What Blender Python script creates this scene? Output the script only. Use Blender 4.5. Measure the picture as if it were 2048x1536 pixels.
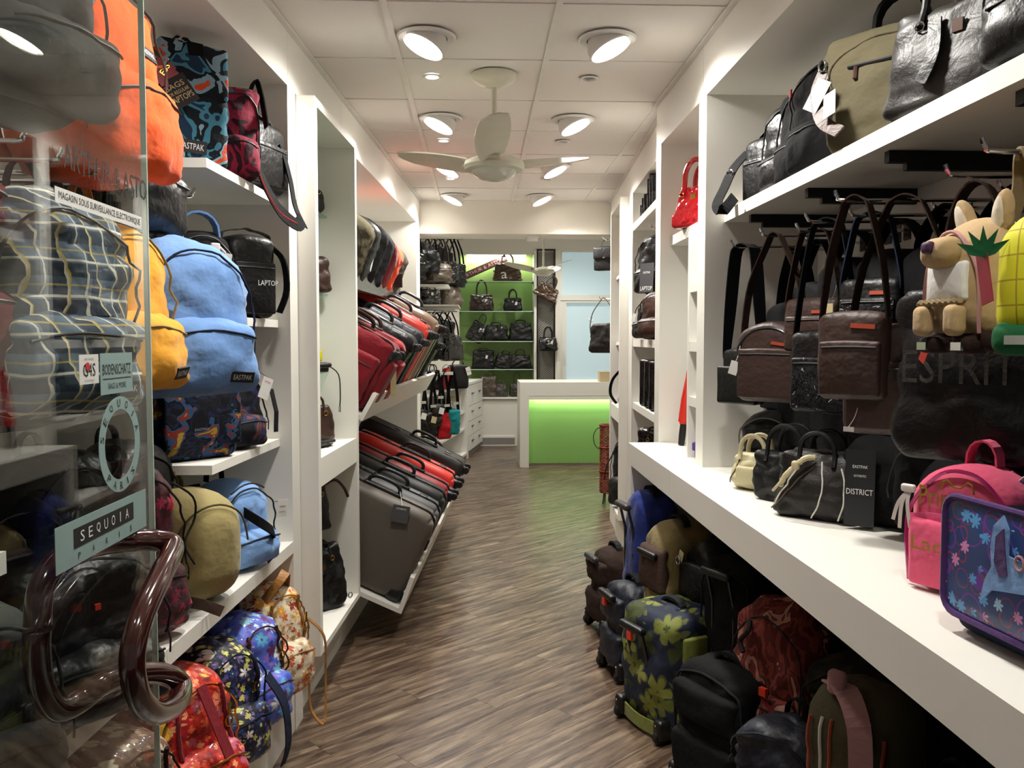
import bpy, math, random
from math import sin, cos, pi, radians as R, sqrt, atan2, atan, hypot
from mathutils import Vector, Matrix, Euler, noise

# ------------------------------------------------------------------ clear
for o in list(bpy.data.objects):
    bpy.data.objects.remove(o)
SC = bpy.context.scene
COL = SC.collection
RNG = random.Random(7)

# ------------------------------------------------------------------ camera
cam_d = bpy.data.cameras.new('camera')
cam = bpy.data.objects.new('camera', cam_d)
COL.objects.link(cam)
cam.location = (0.0, 0.0, 1.5)
cam.rotation_euler = (pi/2 - atan(88/1680), 0, -atan(65/1680))
cam_d.sensor_width = 36.0
cam_d.lens = 1680/2048*36.0
cam_d.clip_start = 0.02
SC.camera = cam

# ------------------------------------------------------------------ world, exposure
w = bpy.data.worlds.new('world')
SC.world = w
w.use_nodes = True
w.node_tree.nodes['Background'].inputs[0].default_value = (1.0, 0.97, 0.93, 1)
w.node_tree.nodes['Background'].inputs[1].default_value = 0.13
SC.view_settings.view_transform = 'Standard'
SC.view_settings.look = 'None'
SC.view_settings.gamma = 1.0
SC.view_settings.use_curve_mapping = False
SC.view_settings.exposure = 0.14

CY = SC.cycles
CY.use_adaptive_sampling = True; CY.adaptive_threshold = .03
CY.max_bounces = 6; CY.diffuse_bounces = 3; CY.glossy_bounces = 3; CY.transmission_bounces = 4; CY.transparent_max_bounces = 10; CY.caustics_reflective = False; CY.caustics_refractive = False

LAMP_W = 84.0       # large tilting ceiling lamps
SPOT_W = 14.0        # small halogen spots
LAMP_COL = (1.0, 0.965, 0.90)

# ------------------------------------------------------------------ room datum (metres; camera stands at x=y=0)
ZC = 2.643                      # ceiling
LA, LB = -0.893, 0.0577         # left shelving front line  x = LA + LB*y
RX = 0.875                      # right shelving front line, near part
RA, RB = 0.681, 0.0588          # right shelving front line, far part
LROT = -atan(LB)

# ------------------------------------------------------------------ mesh helpers
class MB:
    """collects vertices and faces of ONE mesh"""
    def __init__(s):
        s.v = []; s.f = []
    def add(s, v, f, M=None):
        n = len(s.v)
        s.v += [tuple(M @ Vector(p)) for p in v] if M else [tuple(p) for p in v]
        s.f += [tuple(i+n for i in q) for q in f]
        return s
    def box(s, x0, x1, y0, y1, z0, z1, M=None):
        v = [(x0,y0,z0),(x1,y0,z0),(x1,y1,z0),(x0,y1,z0),(x0,y0,z1),(x1,y0,z1),(x1,y1,z1),(x0,y1,z1)]
        return s.add(v, BOXF, M)
    def quadbox(s, q, z0, z1):
        n = len(q)
        v = [(x,y,z0) for x,y in q] + [(x,y,z1) for x,y in q]
        f = [tuple(range(n-1,-1,-1)), tuple(range(n,2*n))]
        f += [(i,(i+1)%n,n+(i+1)%n,n+i) for i in range(n)]
        return s.add(v, f)
    def lathe(s, prof, n=20, M=None):
        v = []; f = []
        for r,z in prof:
            for k in range(n):
                a = 2*pi*k/n
                v.append((r*cos(a), r*sin(a), z))
        for i in range(len(prof)-1):
            for k in range(n):
                k2 = (k+1) % n
                f.append((i*n+k, i*n+k2, (i+1)*n+k2, (i+1)*n+k))
        if prof[0][0] > 1e-5: f.append(tuple(range(n-1,-1,-1)))
        if prof[-1][0] > 1e-5: f.append(tuple(range((len(prof)-1)*n, len(prof)*n)))
        return s.add(v, f, M)
    def tube(s, pts, r, n=8, closed=False, M=None):
        P = [Vector(p) for p in pts]; m = len(P)
        rr = r if isinstance(r, (list, tuple)) else [r]*m
        v = []; f = []; prev = None
        for i in range(m):
            if closed: t = P[(i+1)%m] - P[i-1]
            else: t = P[min(i+1,m-1)] - P[max(i-1,0)]
            if t.length < 1e-9: t = Vector((0,0,1))
            t.normalize()
            if prev is None:
                a = Vector((0,0,1)) if abs(t.z) < .9 else Vector((1,0,0))
                u = t.cross(a).normalized()
            else:
                u = prev - t*prev.dot(t)
                u = u.normalized() if u.length > 1e-6 else t.orthogonal().normalized()
            prev = u; w_ = t.cross(u)
            for k in range(n):
                a = 2*pi*k/n
                v.append(tuple(P[i] + u*(cos(a)*rr[i]) + w_*(sin(a)*rr[i])))
        for i in range(m if closed else m-1):
            j = (i+1) % m
            for k in range(n):
                k2 = (k+1) % n
                f.append((i*n+k, i*n+k2, j*n+k2, j*n+k))
        if not closed:
            f.append(tuple(range(n-1,-1,-1))); f.append(tuple(range((m-1)*n, m*n)))
        return s.add(v, f, M)
    def ribbon(s, pts, wid, th, wd=(1,0,0), closed=False, M=None):
        P = [Vector(p) for p in pts]; m = len(P); wd0 = Vector(wd).normalized()
        v = []; f = []
        for i in range(m):
            if closed: t = P[(i+1)%m] - P[i-1]
            else: t = P[min(i+1,m-1)] - P[max(i-1,0)]
            t.normalize()
            u = wd0 - t*wd0.dot(t)
            u = u.normalized() if u.length > 1e-3 else t.orthogonal().normalized()
            nn = t.cross(u)
            for a, b in ((-1,-1),(1,-1),(1,1),(-1,1)):
                v.append(tuple(P[i] + u*(a*wid/2) + nn*(b*th/2)))
        for i in range(m if closed else m-1):
            j = (i+1) % m
            for k in range(4):
                k2 = (k+1) % 4
                f.append((i*4+k, i*4+k2, j*4+k2, j*4+k))
        if not closed:
            f.append((3,2,1,0)); f.append(tuple(range((m-1)*4, m*4)))
        return s.add(v, f, M)
BOXF = [(0,3,2,1),(4,5,6,7),(0,1,5,4),(1,2,6,5),(2,3,7,6),(3,0,4,7)]

def smooth(pts, n=6, closed=False):
    P = [Vector(p) for p in pts]; m = len(P); out = []
    rng = range(m) if closed else range(m-1)
    for i in rng:
        if closed: a,b,c,d = P[i-1],P[i],P[(i+1)%m],P[(i+2)%m]
        else: a,b,c,d = P[max(i-1,0)],P[i],P[i+1],P[min(i+2,m-1)]
        for k in range(n):
            t = k/n
            out.append(0.5*((2*b)+(c-a)*t+(2*a-5*b+4*c-d)*t*t+(3*b-a-3*c+d)*t**3))
    if not closed: out.append(P[-1])
    return out

def arc(p0, p1, h, n=9, up=(0,0,1), k=2.6):
    """handle arc from p0 to p1 rising h"""
    a, b, u = Vector(p0), Vector(p1), Vector(up)
    return [a.lerp(b, .5-.5*cos(pi*i/(n-1))) + u*h*(sin(pi*i/(n-1))**(2/k)) for i in range(n)]

def axis_pts(half, r, m, k=3):
    r = min(r, half*.98)
    c = [half - r + r*i/k for i in range(k+1)]
    inner = [-(half-r) + 2*(half-r)*i/m for i in range(1, m)]
    return [-x for x in reversed(c)] + inner + c

def soft_mesh(w, d, h, r=.03, m=(8,3,8), arch=0, taper=0, dtaper=0, bulge=0, xb=0, wr=.004, wf=9, seed=0, sag=0, lean=0, base=0, quilt=0):
    """a padded box: rounded edges, arched top, bulging faces, creases. base at z=0, front is -y. returns MB and front(x,z)"""
    r = min(r, w/2*.98, d/2*.98, h/2*.98)
    A = [axis_pts(w/2, r, m[0]), axis_pts(d/2, r, m[1]), axis_pts(h/2, r, m[2])]
    ind = {}; V = []; F = []
    inn = (w/2-r, d/2-r, h/2-r)
    sv = Vector((seed*3.17, seed*1.31, seed*2.23))
    def defo(x, y, z, nz=True):
        s = (z + h/2)/h
        X = 2*x/w; Y = 2*y/d; Q = 1-(2*s-1)**2
        y2 = y + (bulge*(1-X*X)*Q*Y if bulge else 0)
        x2 = x + (xb*Q*X if xb else 0)
        x2 *= 1 - taper*s
        y2 *= 1 - dtaper*s
        z2 = z + h/2
        if arch: z2 -= arch*h*X*X*s*s
        if sag: z2 -= sag*h*(1-X*X)*s*s*s
        if base: z2 += base*h*X*X*(1-s)**2
        if lean: y2 += lean*s
        if quilt:
            y2 += (1 if y > 0 else -1)*quilt*(abs(sin(x*55+z*55))*abs(sin(x*55-z*55)))**.5*abs(Y)
        p = Vector((x2, y2, z2))
        if nz and wr:
            q = Vector((x, y, z)) + sv
            nv = noise.noise_vector(q*wf) + .4*noise.noise_vector(q*wf*2.7)
            p += Vector((nv.x*.6, nv.y, nv.z*.5))*wr
            if wr > .0055:       # sharp folds of slack cloth
                qq = Vector((q.x*1.0 + q.z*.5, q.y*1.0, q.z*1.7 - q.x*.6))
                fo = abs(noise.noise(qq*wf*.9)) + .5*abs(noise.noise(qq*wf*1.9 + Vector((7, 3, 1))))
                o_ = Vector((x2*.35, y2, (z2-h/2)*.12)); o_ = o_.normalized() if o_.length > 1e-6 else o_
                p += o_*((fo-.28)*wr*2.1)
            if z2 < .012: p.z = max(p.z, 0) if z2 > .003 else z2
        return p
    def vid(i, j, k):
        key = (i, j, k)
        if key in ind: return ind[key]
        p = Vector((A[0][i], A[1][j], A[2][k]))
        q = Vector(max(-c, min(c, x)) for x, c in zip(p, inn))
        dd = p - q
        if dd.length > 1e-9: p = q + dd.normalized()*r
        V.append(tuple(defo(*p)))
        ind[key] = len(V)-1
        return ind[key]
    n = [len(a)-1 for a in A]
    for i in range(n[0]):
        for j in range(n[1]):
            F.append((vid(i,j,0),vid(i,j+1,0),vid(i+1,j+1,0),vid(i+1,j,0)))
            F.append((vid(i,j,n[2]),vid(i+1,j,n[2]),vid(i+1,j+1,n[2]),vid(i,j+1,n[2])))
        for k in range(n[2]):
            F.append((vid(i,0,k),vid(i+1,0,k),vid(i+1,0,k+1),vid(i,0,k+1)))
            F.append((vid(i,n[1],k),vid(i,n[1],k+1),vid(i+1,n[1],k+1),vid(i+1,n[1],k)))
    for j in range(n[1]):
        for k in range(n[2]):
            F.append((vid(0,j,k),vid(0,j,k+1),vid(0,j+1,k+1),vid(0,j+1,k)))
            F.append((vid(n[0],j,k),vid(n[0],j+1,k),vid(n[0],j+1,k+1),vid(n[0],j,k+1)))
    mb = MB(); mb.v = V; mb.f = F
    def front(x, z, out=.0015, side=-1):
        p = defo(x, side*d/2, z - h/2)
        return (p.x, p.y + side*out, p.z)
    return mb, front

# ------------------------------------------------------------------ object helpers
MATS = {}
def link(name, mb, mat, parent=None, sm=True, loc=None, rot=None):
    me = bpy.data.meshes.new(name)
    me.from_pydata(mb.v, [], mb.f)
    if sm:
        me.shade_smooth()
    me.update()
    if isinstance(mat, str): mat = MATS[mat]
    if mat: me.materials.append(mat)
    o = bpy.data.objects.new(name, me)
    COL.objects.link(o)
    if parent: o.parent = parent
    if loc: o.location = loc
    if rot: o.rotation_euler = rot
    if sm:
        try: me.set_sharp_from_angle(angle=R(38))
        except Exception: pass
    return o
def tag(o, label=None, cat=None, group=None, kind=None):
    if label: o['label'] = label
    if cat: o['category'] = cat
    if group: o['group'] = group
    if kind: o['kind'] = kind
    return o
def struct(name, mb, mat, label=None, sm=False):
    return tag(link(name, mb, mat, None, sm), label, None, None, 'structure')
def part(name, mb, mat, parent, sm=False):
    return link(name, mb, mat, parent, sm)

class T:
    """a thing: an Empty at its base that parents its parts"""
    def __init__(s, name, label, cat, loc=(0,0,0), rz=0, rx=0, ry=0, group=None):
        s.o = bpy.data.objects.new(name, None)
        s.o.empty_display_size = .05
        COL.objects.link(s.o)
        s.o.location = loc; s.o.rotation_euler = (rx, ry, rz)
        tag(s.o, label, cat, group)
        s.seed = RNG.random()*50
        s.front = None
    def add(s, name, mb, mat, sm=True, parent=None):
        return link(name, mb, mat, parent or s.o, sm)
    def soft(s, name, w, d, h, mat, c=(0,0,0), body=False, parent=None, **k):
        k.setdefault('seed', s.seed)
        mb, fr = soft_mesh(w, d, h, **k)
        if any(c): mb.v = [(x+c[0], y+c[1], z+c[2]) for x,y,z in mb.v]
        f2 = lambda x, z, out=.0015, side=-1: tuple(a+b for a, b in zip(fr(x-c[0], z-c[2], out, side), c))
        if body: s.front = f2; s.w, s.d, s.h = w, d, h
        o = s.add(name, mb, mat, True, parent)
        return o, f2
    def tube(s, name, pts, r, mat, n=8, closed=False, parent=None):
        return s.add(name, MB().tube(pts, r, n, closed), mat, True, parent)
    def ribbon(s, name, pts, wid, th, mat, wd=(1,0,0), closed=False, parent=None):
        return s.add(name, MB().ribbon(pts, wid, th, wd, closed), mat, False, parent)
    def box(s, name, x0, x1, y0, y1, z0, z1, mat, parent=None, M=None):
        return s.add(name, MB().box(x0,x1,y0,y1,z0,z1,M), mat, False, parent)
    def seam(s, name, xz, r, mat, f=None, closed=False, parent=None, n=6, sub=5, side=-1):
        """a zip or cord lying on the front of the body along points (x,z)"""
        f = f or s.front
        P = smooth([(x,0,z) for x,z in xz], sub, closed)
        return s.tube(name, [f(p.x, p.z, r*.35, side) for p in P], r, mat, n, closed, parent)
    def patch(s, x, z, w, h, bg, text=None, tmat='print_white', f=None, parent=None, frac=.8, rot=0, name='logo_patch', thick=.002, lines=None):
        """a sewn label with lettering on the front"""
        f = f or s.front
        p = Vector(f(x, z, .001))
        px = Vector(f(x+.02, z, .001)) - Vector(f(x-.02, z, .001))
        pz = Vector(f(x, z+.02, .001)) - Vector(f(x, z-.02, .001))
        px.normalize(); ny = pz.cross(px).normalized()      # points into the bag
        pz = px.cross(ny).normalized()
        M = Matrix.Translation(p) @ Matrix(((px.x,ny.x,pz.x,0),(px.y,ny.y,pz.y,0),(px.z,ny.z,pz.z,0),(0,0,0,1))) @ Matrix.Rotation(rot, 4, 'Y')
        o = s.add(name, MB().box(-w/2, w/2, -thick, .004, -h/2, h/2, M), bg, False, None if (text or lines) else parent)
        if text or lines:
            for tx, fr, zo, hm in (lines or [(text, frac, 0, .6)]):
                mb = text_mb(tx, w*fr, h*hm, M @ Matrix.Translation((0, -thick-.0006, zo*h)))
                s.add('lettering', mb, tmat, False, o)
        return o
    def card(s, p, w, h, mat, rx=0, ry=0, rz=0, text=None, tmat='print_black', cord=None, name='price_tag', lines=None, cordmat='cord_black'):
        """a swing tag: thin card hanging at point p (its top middle), on a cord"""
        M = Matrix.Translation(p) @ Euler((rx, ry, rz)).to_matrix().to_4x4()
        o = s.add(name, MB().box(-w/2, w/2, -.0008, .0008, -h, 0, M), mat, False)
        for tx, fr, zo, hm in (lines or ([(text, .8, -.5, .3)] if text else [])):
            s.add('lettering', text_mb(tx, w*fr, h*hm, M @ Matrix.Translation((0, -.0014, zo*h))), tmat, False, o)
        if cord:
            s.tube('tag_cord', smooth([cord, ((cord[0]+p[0])/2+.004, (cord[1]+p[1])/2-.004, (cord[2]+p[2])/2-.004), p], 4), .0011, cordmat, 5, parent=o)
        return o

# ------------------------------------------------------------------ lettering
TEXTS = {}
def prep_texts(lst):
    obs = []
    for t in lst:
        cu = bpy.data.curves.new('t', 'FONT'); cu.body = t; cu.resolution_u = 2
        o = bpy.data.objects.new('t', cu); COL.objects.link(o); obs.append((t, o))
    dg = bpy.context.evaluated_depsgraph_get(); dg.update()
    for t, o in obs:
        me = bpy.data.meshes.new_from_object(o.evaluated_get(dg))
        TEXTS[t] = ([tuple(v.co) for v in me.vertices], [tuple(p.vertices) for p in me.polygons])
        bpy.data.meshes.remove(me)
    for t, o in obs:
        cu = o.data; bpy.data.objects.remove(o); bpy.data.curves.remove(cu)
def text_mb(t, w, h, M, keep=True, cap=None):
    """lettering in the xz plane facing -y, fitted into w x h about the origin of M"""
    v, f = TEXTS[t]
    xs = [p[0] for p in v]; ys = [p[1] for p in v]
    x0, x1, y0, y1 = min(xs), max(xs), min(ys), max(ys)
    sx, sy = w/(x1-x0), h/(y1-y0)
    if keep: sx = min(sx, sy*1.25); sy = min(sy, sx*1.5)
    mb = MB()
    mb.add([((x-(x0+x1)/2)*sx, 0, (y-(y0+y1)/2)*sy) for x, y, _ in v], f, M)
    return mb
prep_texts(['EASTPAK', 'LAPTOP', 'LAPTOPS', 'BAGS', 'FOR REGULAR', 'DISTRICT', 'SEQUOIA', '· SEQUOIA ·', 'PARIS', 'P A R I S', 'BODENSCHATZ', 'BAGS & MORE', 'G4S', 'ARTHUR & ASTON',
            'ARTHUR & ASTO', 'MAGASIN SOUS SURVEILLANCE ELECTRONIQUE', 'LIMITED', 'EDITION', 'Princess', 'Lady', 'ESPRIT', 'a', 'LESS', 'BAGS', 'CASES', 'SECURITE', 'SYSTEM',
            'S','E','Q','U','O','I','A','P','R','·', 'EASTPAK USA', 'AUTHENTIC'])
# ------------------------------------------------------------------ materials
def lin(hexs):
    hexs = hexs.lstrip('#')
    c = [int(hexs[i:i+2], 16)/255 for i in (0, 2, 4)]
    return tuple((x/12.92 if x <= .04045 else ((x+.055)/1.055)**2.4) for x in c) + (1,)
class NT:
    def __init__(s, name):
        s.m = bpy.data.materials.new(name); s.m.use_nodes = True
        s.t = s.m.node_tree; s.b = s.t.nodes['Principled BSDF']; s.out = s.t.nodes['Material Output']
        MATS[name] = s.m
    def n(s, typ, **k):
        nd = s.t.nodes.new('ShaderNode'+typ)
        for a, b in k.items(): setattr(nd, a, b)
        return nd
    def l(s, a, b): s.t.links.new(a, b)
    def inp(s, nd, i, v):
        if hasattr(v, 'is_output'): s.l(v, nd.inputs[i])
        else: nd.inputs[i].default_value = v
    def math(s, op, a, b=0.0, c=None):
        nd = s.n('Math', operation=op); s.inp(nd, 0, a); s.inp(nd, 1, b)
        if c is not None: s.inp(nd, 2, c)
        return nd.outputs[0]
    def mix(s, fac, a, b, typ='MIX'):
        nd = s.n('Mix', data_type='RGBA', blend_type=typ)
        s.inp(nd, 0, fac); s.inp(nd, 6, a); s.inp(nd, 7, b)
        return nd.outputs[2]
    def coord(s, scale=(1,1,1), rot=(0,0,0), rnd=0):
        tc = s.n('TexCoord'); mp = s.n('Mapping')
        s.l(tc.outputs['Object'], mp.inputs[0]); mp.inputs['Scale'].default_value = scale; mp.inputs['Rotation'].default_value = rot
        if rnd:
            oi = s.n('ObjectInfo'); cb = s.n('CombineXYZ')
            for i in range(3): s.l(s.math('MULTIPLY', oi.outputs['Random'], rnd*(i+1.3)), cb.inputs[i])
            s.l(cb.outputs[0], mp.inputs['Location'])
        return mp.outputs[0]
    def noise(s, co, scale, detail=3, rough=.5, dist=0):
        nd = s.n('TexNoise'); s.l(co, nd.inputs['Vector']); nd.inputs['Scale'].default_value = scale
        nd.inputs['Detail'].default_value = detail; nd.inputs['Roughness'].default_value = rough; nd.inputs['Distortion'].default_value = dist
        return nd.outputs[0]
    def ramp(s, fac, stops, const=False):
        nd = s.n('ValToRGB'); s.l(fac, nd.inputs[0]); e = nd.color_ramp.elements
        if const: nd.color_ramp.interpolation = 'CONSTANT'
        while len(e) < len(stops): e.new(.5)
        for x, (p, c) in zip(e, stops): x.position = p; x.color = lin(c) if isinstance(c, str) else c
        return nd.outputs[0]
    def bump(s, h, strength, dist=.002, prev=None):
        nd = s.n('Bump'); s.l(h, nd.inputs['Height']); nd.inputs['Strength'].default_value = strength; nd.inputs['Distance'].default_value = dist
        if prev: s.l(prev, nd.inputs['Normal'])
        return nd.outputs[0]
    def fin(s, col, rough=.7, metal=0, spec=.5, normal=None, coat=0, sheen=0, coat_rough=.1):
        s.inp(s.b, 'Base Color', col); s.inp(s.b, 'Roughness', rough); s.inp(s.b, 'Metallic', metal)
        s.b.inputs['Specular IOR Level'].default_value = spec
        s.b.inputs['Coat Weight'].default_value = coat; s.b.inputs['Coat Roughness'].default_value = coat_rough
        s.b.inputs['Sheen Weight'].default_value = sheen
        if normal: s.l(normal, s.b.inputs['Normal'])
        return s.m

def plain(name, c, rough=.5, metal=0, spec=.5, coat=0):
    n = NT(name)
    co = n.coord()
    v = n.noise(co, 14, 3)
    col = n.mix(n.math('MULTIPLY', v, .16), lin(c), (0,0,0,1))
    return n.fin(col, rough, metal, spec, None, coat)
def fabric(name, c, rough=.85, var=.22, crease=.35, weave=.12, sheen=.15, spec=.25):
    """woven cloth: small colour drift, fine weave and soft creases"""
    n = NT(name); co = n.coord(rnd=3)
    v = n.noise(co, 9, 4, .6)
    col = n.mix(n.math('MULTIPLY', v, var), lin(c), tuple(x*.35 for x in lin(c)[:3])+(1,))
    w1 = n.noise(co, 380, 0); cr = n.noise(co, 26, 2, .6)
    b = n.bump(cr, crease, .012); b = n.bump(w1, weave, .002, b)
    if max(lin(c)[:3]) < .12: sheen = 0; spec *= .8
    return n.fin(col, rough, 0, spec, b, 0, sheen)
def leather(name, c, rough=.46, coat=0, crease=.3, spec=.38, var=.25):
    n = NT(name); co = n.coord(rnd=3)
    v = n.noise(co, 7, 4, .6)
    col = n.mix(n.math('MULTIPLY', v, var), lin(c), tuple(x*.3 for x in lin(c)[:3])+(1,))
    vor = n.n('TexVoronoi'); n.l(co, vor.inputs['Vector']); vor.inputs['Scale'].default_value = 260
    cr = n.noise(co, 18, 3, .62, .6)
    b = n.bump(cr, crease, .016); b = n.bump(vor.outputs['Distance'], .12, .002, b)
    return n.fin(col, rough, 0, spec, b, coat)
def flowers(n, co, scale, petals, rad, seed=0):
    """mask and per-flower random colour of a scattered flower print"""
    mp = n.n('Mapping'); n.l(co, mp.inputs[0]); mp.inputs['Location'].default_value = (seed*1.7, seed*.9, seed*2.3)
    v = n.n('TexVoronoi'); n.l(mp.outputs[0], v.inputs['Vector']); v.inputs['Scale'].default_value = scale; v.inputs['Randomness'].default_value = .8
    sub = n.n('VectorMath', operation='SUBTRACT'); n.l(mp.outputs[0], sub.inputs[0]); n.l(v.outputs['Position'], sub.inputs[1])
    sp = n.n('SeparateXYZ'); n.l(sub.outputs[0], sp.inputs[0])
    sc = n.n('SeparateColor'); n.l(v.outputs['Color'], sc.inputs[0])
    hx = n.math('ADD', sp.outputs[0], n.math('MULTIPLY', sp.outputs[1], .8))
    ang = n.math('ARCTAN2', sp.outputs[2], hx)
    ang = n.math('ADD', n.math('MULTIPLY', ang, petals), n.math('MULTIPLY', sc.outputs[0], 6.28))
    rr = n.math('MULTIPLY', n.math('ADD', n.math('MULTIPLY', n.math('ABSOLUTE', n.math('COSINE', n.math('MULTIPLY', ang, .5))), .6), .45), rad/scale)
    rr = n.math('MULTIPLY', rr, n.math('ADD', n.math('MULTIPLY', sc.outputs[1], .7), .5))
    vl = n.n('VectorMath', operation='LENGTH'); n.l(sub.outputs[0], vl.inputs[0])
    q = n.math('DIVIDE', vl.outputs['Value'], rr)
    return n.math('LESS_THAN', q, 1.0), q, sc
def floral(name, base, pal, scale=14, petals=5, rad=.42, pal2=None, rough=.55, coat=.25, second=True, crease=.4, base2=None, scale2=None):
    n = NT(name); co = n.coord()
    wob = n.noise(co, 12, 3)
    col = n.mix(n.ramp(wob, [(.42, (0,0,0,1)), (.6, (1,1,1,1))]), lin(base), lin(base2 or base))
    if second:
        m2, q2, sc2 = flowers(n, co, scale2 or scale*1.9, 6, rad, 5.3)
        p2 = pal2 or pal
        c2 = n.ramp(sc2.outputs[2], [(i/len(p2), c) for i, c in enumerate(p2)], True)
        col = n.mix(m2, col, c2)
    m, q, sc = flowers(n, co, scale, petals, rad)
    c1 = n.ramp(sc.outputs[2], [(i/len(pal), c) for i, c in enumerate(pal)], True)
    vein = n.math('MULTIPLY', n.math('GREATER_THAN', q, .82), .55)
    c1 = n.mix(vein, c1, lin(base))
    c1 = n.mix(n.math('LESS_THAN', q, .2), c1, lin(pal[-1]))
    col = n.mix(m, col, c1)
    cr = n.noise(co, 24, 2, .6)
    return n.fin(col, rough, 0, .4, n.bump(cr, crease, .012), coat)
def camo(name, cols, scale=11, rough=.8, st=(1,1,1)):
    n = NT(name); co = n.coord(st)
    v = n.noise(co, scale, 2.5, .55, .8)
    k = len(cols)
    pos = [0] + [.36 + .30*i/(k-1) for i in range(1, k)]
    col = n.ramp(v, list(zip(pos, cols)), True)
    cr = n.noise(co, 26, 2, .6)
    return n.fin(col, rough, 0, .25, n.bump(cr, .35, .012))
def stripe_mask(n, x, freq, width, phase=0.0):
    f = n.math('FRACT', n.math('ADD', n.math('MULTIPLY', x, freq), phase))
    return n.math('LESS_THAN', f, width)
def plaid(name):
    n = NT(name); co = n.coord((1,1,1)); wv = n.noise(co, 5, 2)
    sp = n.n('SeparateXYZ'); n.l(co, sp.inputs[0])
    hx = n.math('ADD', n.math('ADD', sp.outputs[0], sp.outputs[1]), n.math('MULTIPLY', wv, .03))
    hz = n.math('ADD', sp.outputs[2], n.math('MULTIPLY', wv, .03))
    col = lin('#6d7c8c')
    col = n.mix(n.math('MULTIPLY', stripe_mask(n, hx, 14, .42), .65), col, lin('#1d2733'))
    col = n.mix(n.math('MULTIPLY', stripe_mask(n, hz, 14, .40), .65), col, lin('#1d2733'))
    col = n.mix(n.math('MULTIPLY', stripe_mask(n, hx, 28, .12, .3), .8), col, lin('#e9e2cf'))
    col = n.mix(n.math('MULTIPLY', stripe_mask(n, hz, 14, .07, .55), .8), col, lin('#e9e2cf'))
    col = n.mix(n.math('MULTIPLY', stripe_mask(n, hx, 14, .05, .62), .8), col, lin('#c9b05a'))
    col = n.mix(n.math('MULTIPLY', stripe_mask(n, hz, 14, .05, .25), .6), col, lin('#c9b05a'))
    cr = n.noise(co, 24, 2, .6)
    return n.fin(col, .85, 0, .2, n.bump(cr, .4, .012))

# --- room
n = NT('laminate'); co = n.coord()
v = n.noise(co, 3, 3); f = n.noise(co, 240, 2)
n.fin(n.mix(n.math('MULTIPLY', v, .10), lin('#e9e7df'), lin('#bdb9ad')), .42, 0, .4, n.bump(f, .05, .001))
n = NT('laminate_edge'); n.fin(lin('#b9b095'), .5)
n = NT('wall_paint'); co = n.coord(); f = n.noise(co, 160, 3)
n.fin(n.mix(n.math('MULTIPLY', n.noise(co, 2, 2), .08), lin('#e6e2d8'), lin('#b8b2a4')), .75, 0, .25, n.bump(f, .08, .001))
n = NT('ceiling_tile'); co = n.coord(); f = n.noise(co, 300, 3)
n.fin(n.mix(n.math('MULTIPLY', f, .25), lin('#e8e4de'), lin('#c0b9b2')), .9, 0, .1, n.bump(f, .15, .002))
plain('grid_white', '#e8e4de', .5)
n = NT('plank'); tc = n.n('TexCoord'); oi = n.n('ObjectInfo'); mp = n.n('Mapping')
n.l(tc.outputs['Object'], mp.inputs[0])
mp.inputs['Rotation'].default_value = (0, 0, -R(42)); cb = n.n('CombineXYZ')
n.l(n.math('MULTIPLY', oi.outputs['Random'], 37.0), cb.inputs[0]); n.l(n.math('MULTIPLY', oi.outputs['Random'], 91.0), cb.inputs[1]); n.l(cb.outputs[0], mp.inputs['Location'])
mp2 = n.n('Mapping'); n.l(mp.outputs[0], mp2.inputs[0]); mp2.inputs['Scale'].default_value = (1.3, 12, 1)
g1 = n.noise(mp2.outputs[0], 2.4, 6, .62, .5)
mp3 = n.n('Mapping'); n.l(mp.outputs[0], mp3.inputs[0]); mp3.inputs['Scale'].default_value = (4, 110, 1)
g2 = n.noise(mp3.outputs[0], 1.6, 3, .6)
col = n.ramp(g1, [(.24, '#231915'), (.42, '#4a392e'), (.55, '#73604e'), (.74, '#a3927a')])
col = n.mix(n.math('MULTIPLY', n.ramp(g2, [(.4, (0,0,0,1)), (.7, (1,1,1,1))]), .42), col, lin('#2d211b'))
col = n.mix(n.math('MULTIPLY', oi.outputs['Random'], .22), col, lin('#2c211c'))
n.fin(col, n.math('ADD', n.math('MULTIPLY', g2, .20), .20), 0, .5, n.bump(g2, .3, .0012))
plain('subfloor', '#1c1512', .8)
plain('skirting_grey', '#8f8b86', .5)
n = NT('back_panel_green'); n.fin(lin('#8aa65c'), .4, 0, .5)
n = NT('green_glass'); n.fin(lin('#84b563'), .18, 0, .5, None, .4)
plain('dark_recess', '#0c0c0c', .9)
n = NT('brushed_steel'); co = n.coord((1,1,60)); f = n.noise(co, 30, 3)
n.fin(lin('#a49c94'), n.math('ADD', n.math('MULTIPLY', f, .2), .16), 1, .5)
plain('chrome', '#d8d8d8', .12, 1)
plain('gunmetal', '#5a5a5c', .3, 1)
plain('brass', '#c9a24a', .25, 1)
plain('black_steel', '#15161a', .45, .3)
plain('mesh_black', '#121212', .4, .2)
n = NT('frosted_glass')
n.fin(lin('#b2c2c5'), .55, 0, .4); n.b.inputs['Emission Color'].default_value = lin('#aac2c8'); n.b.inputs['Emission Strength'].default_value = .5  # pane's own emission stands in for light from behind it
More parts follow.
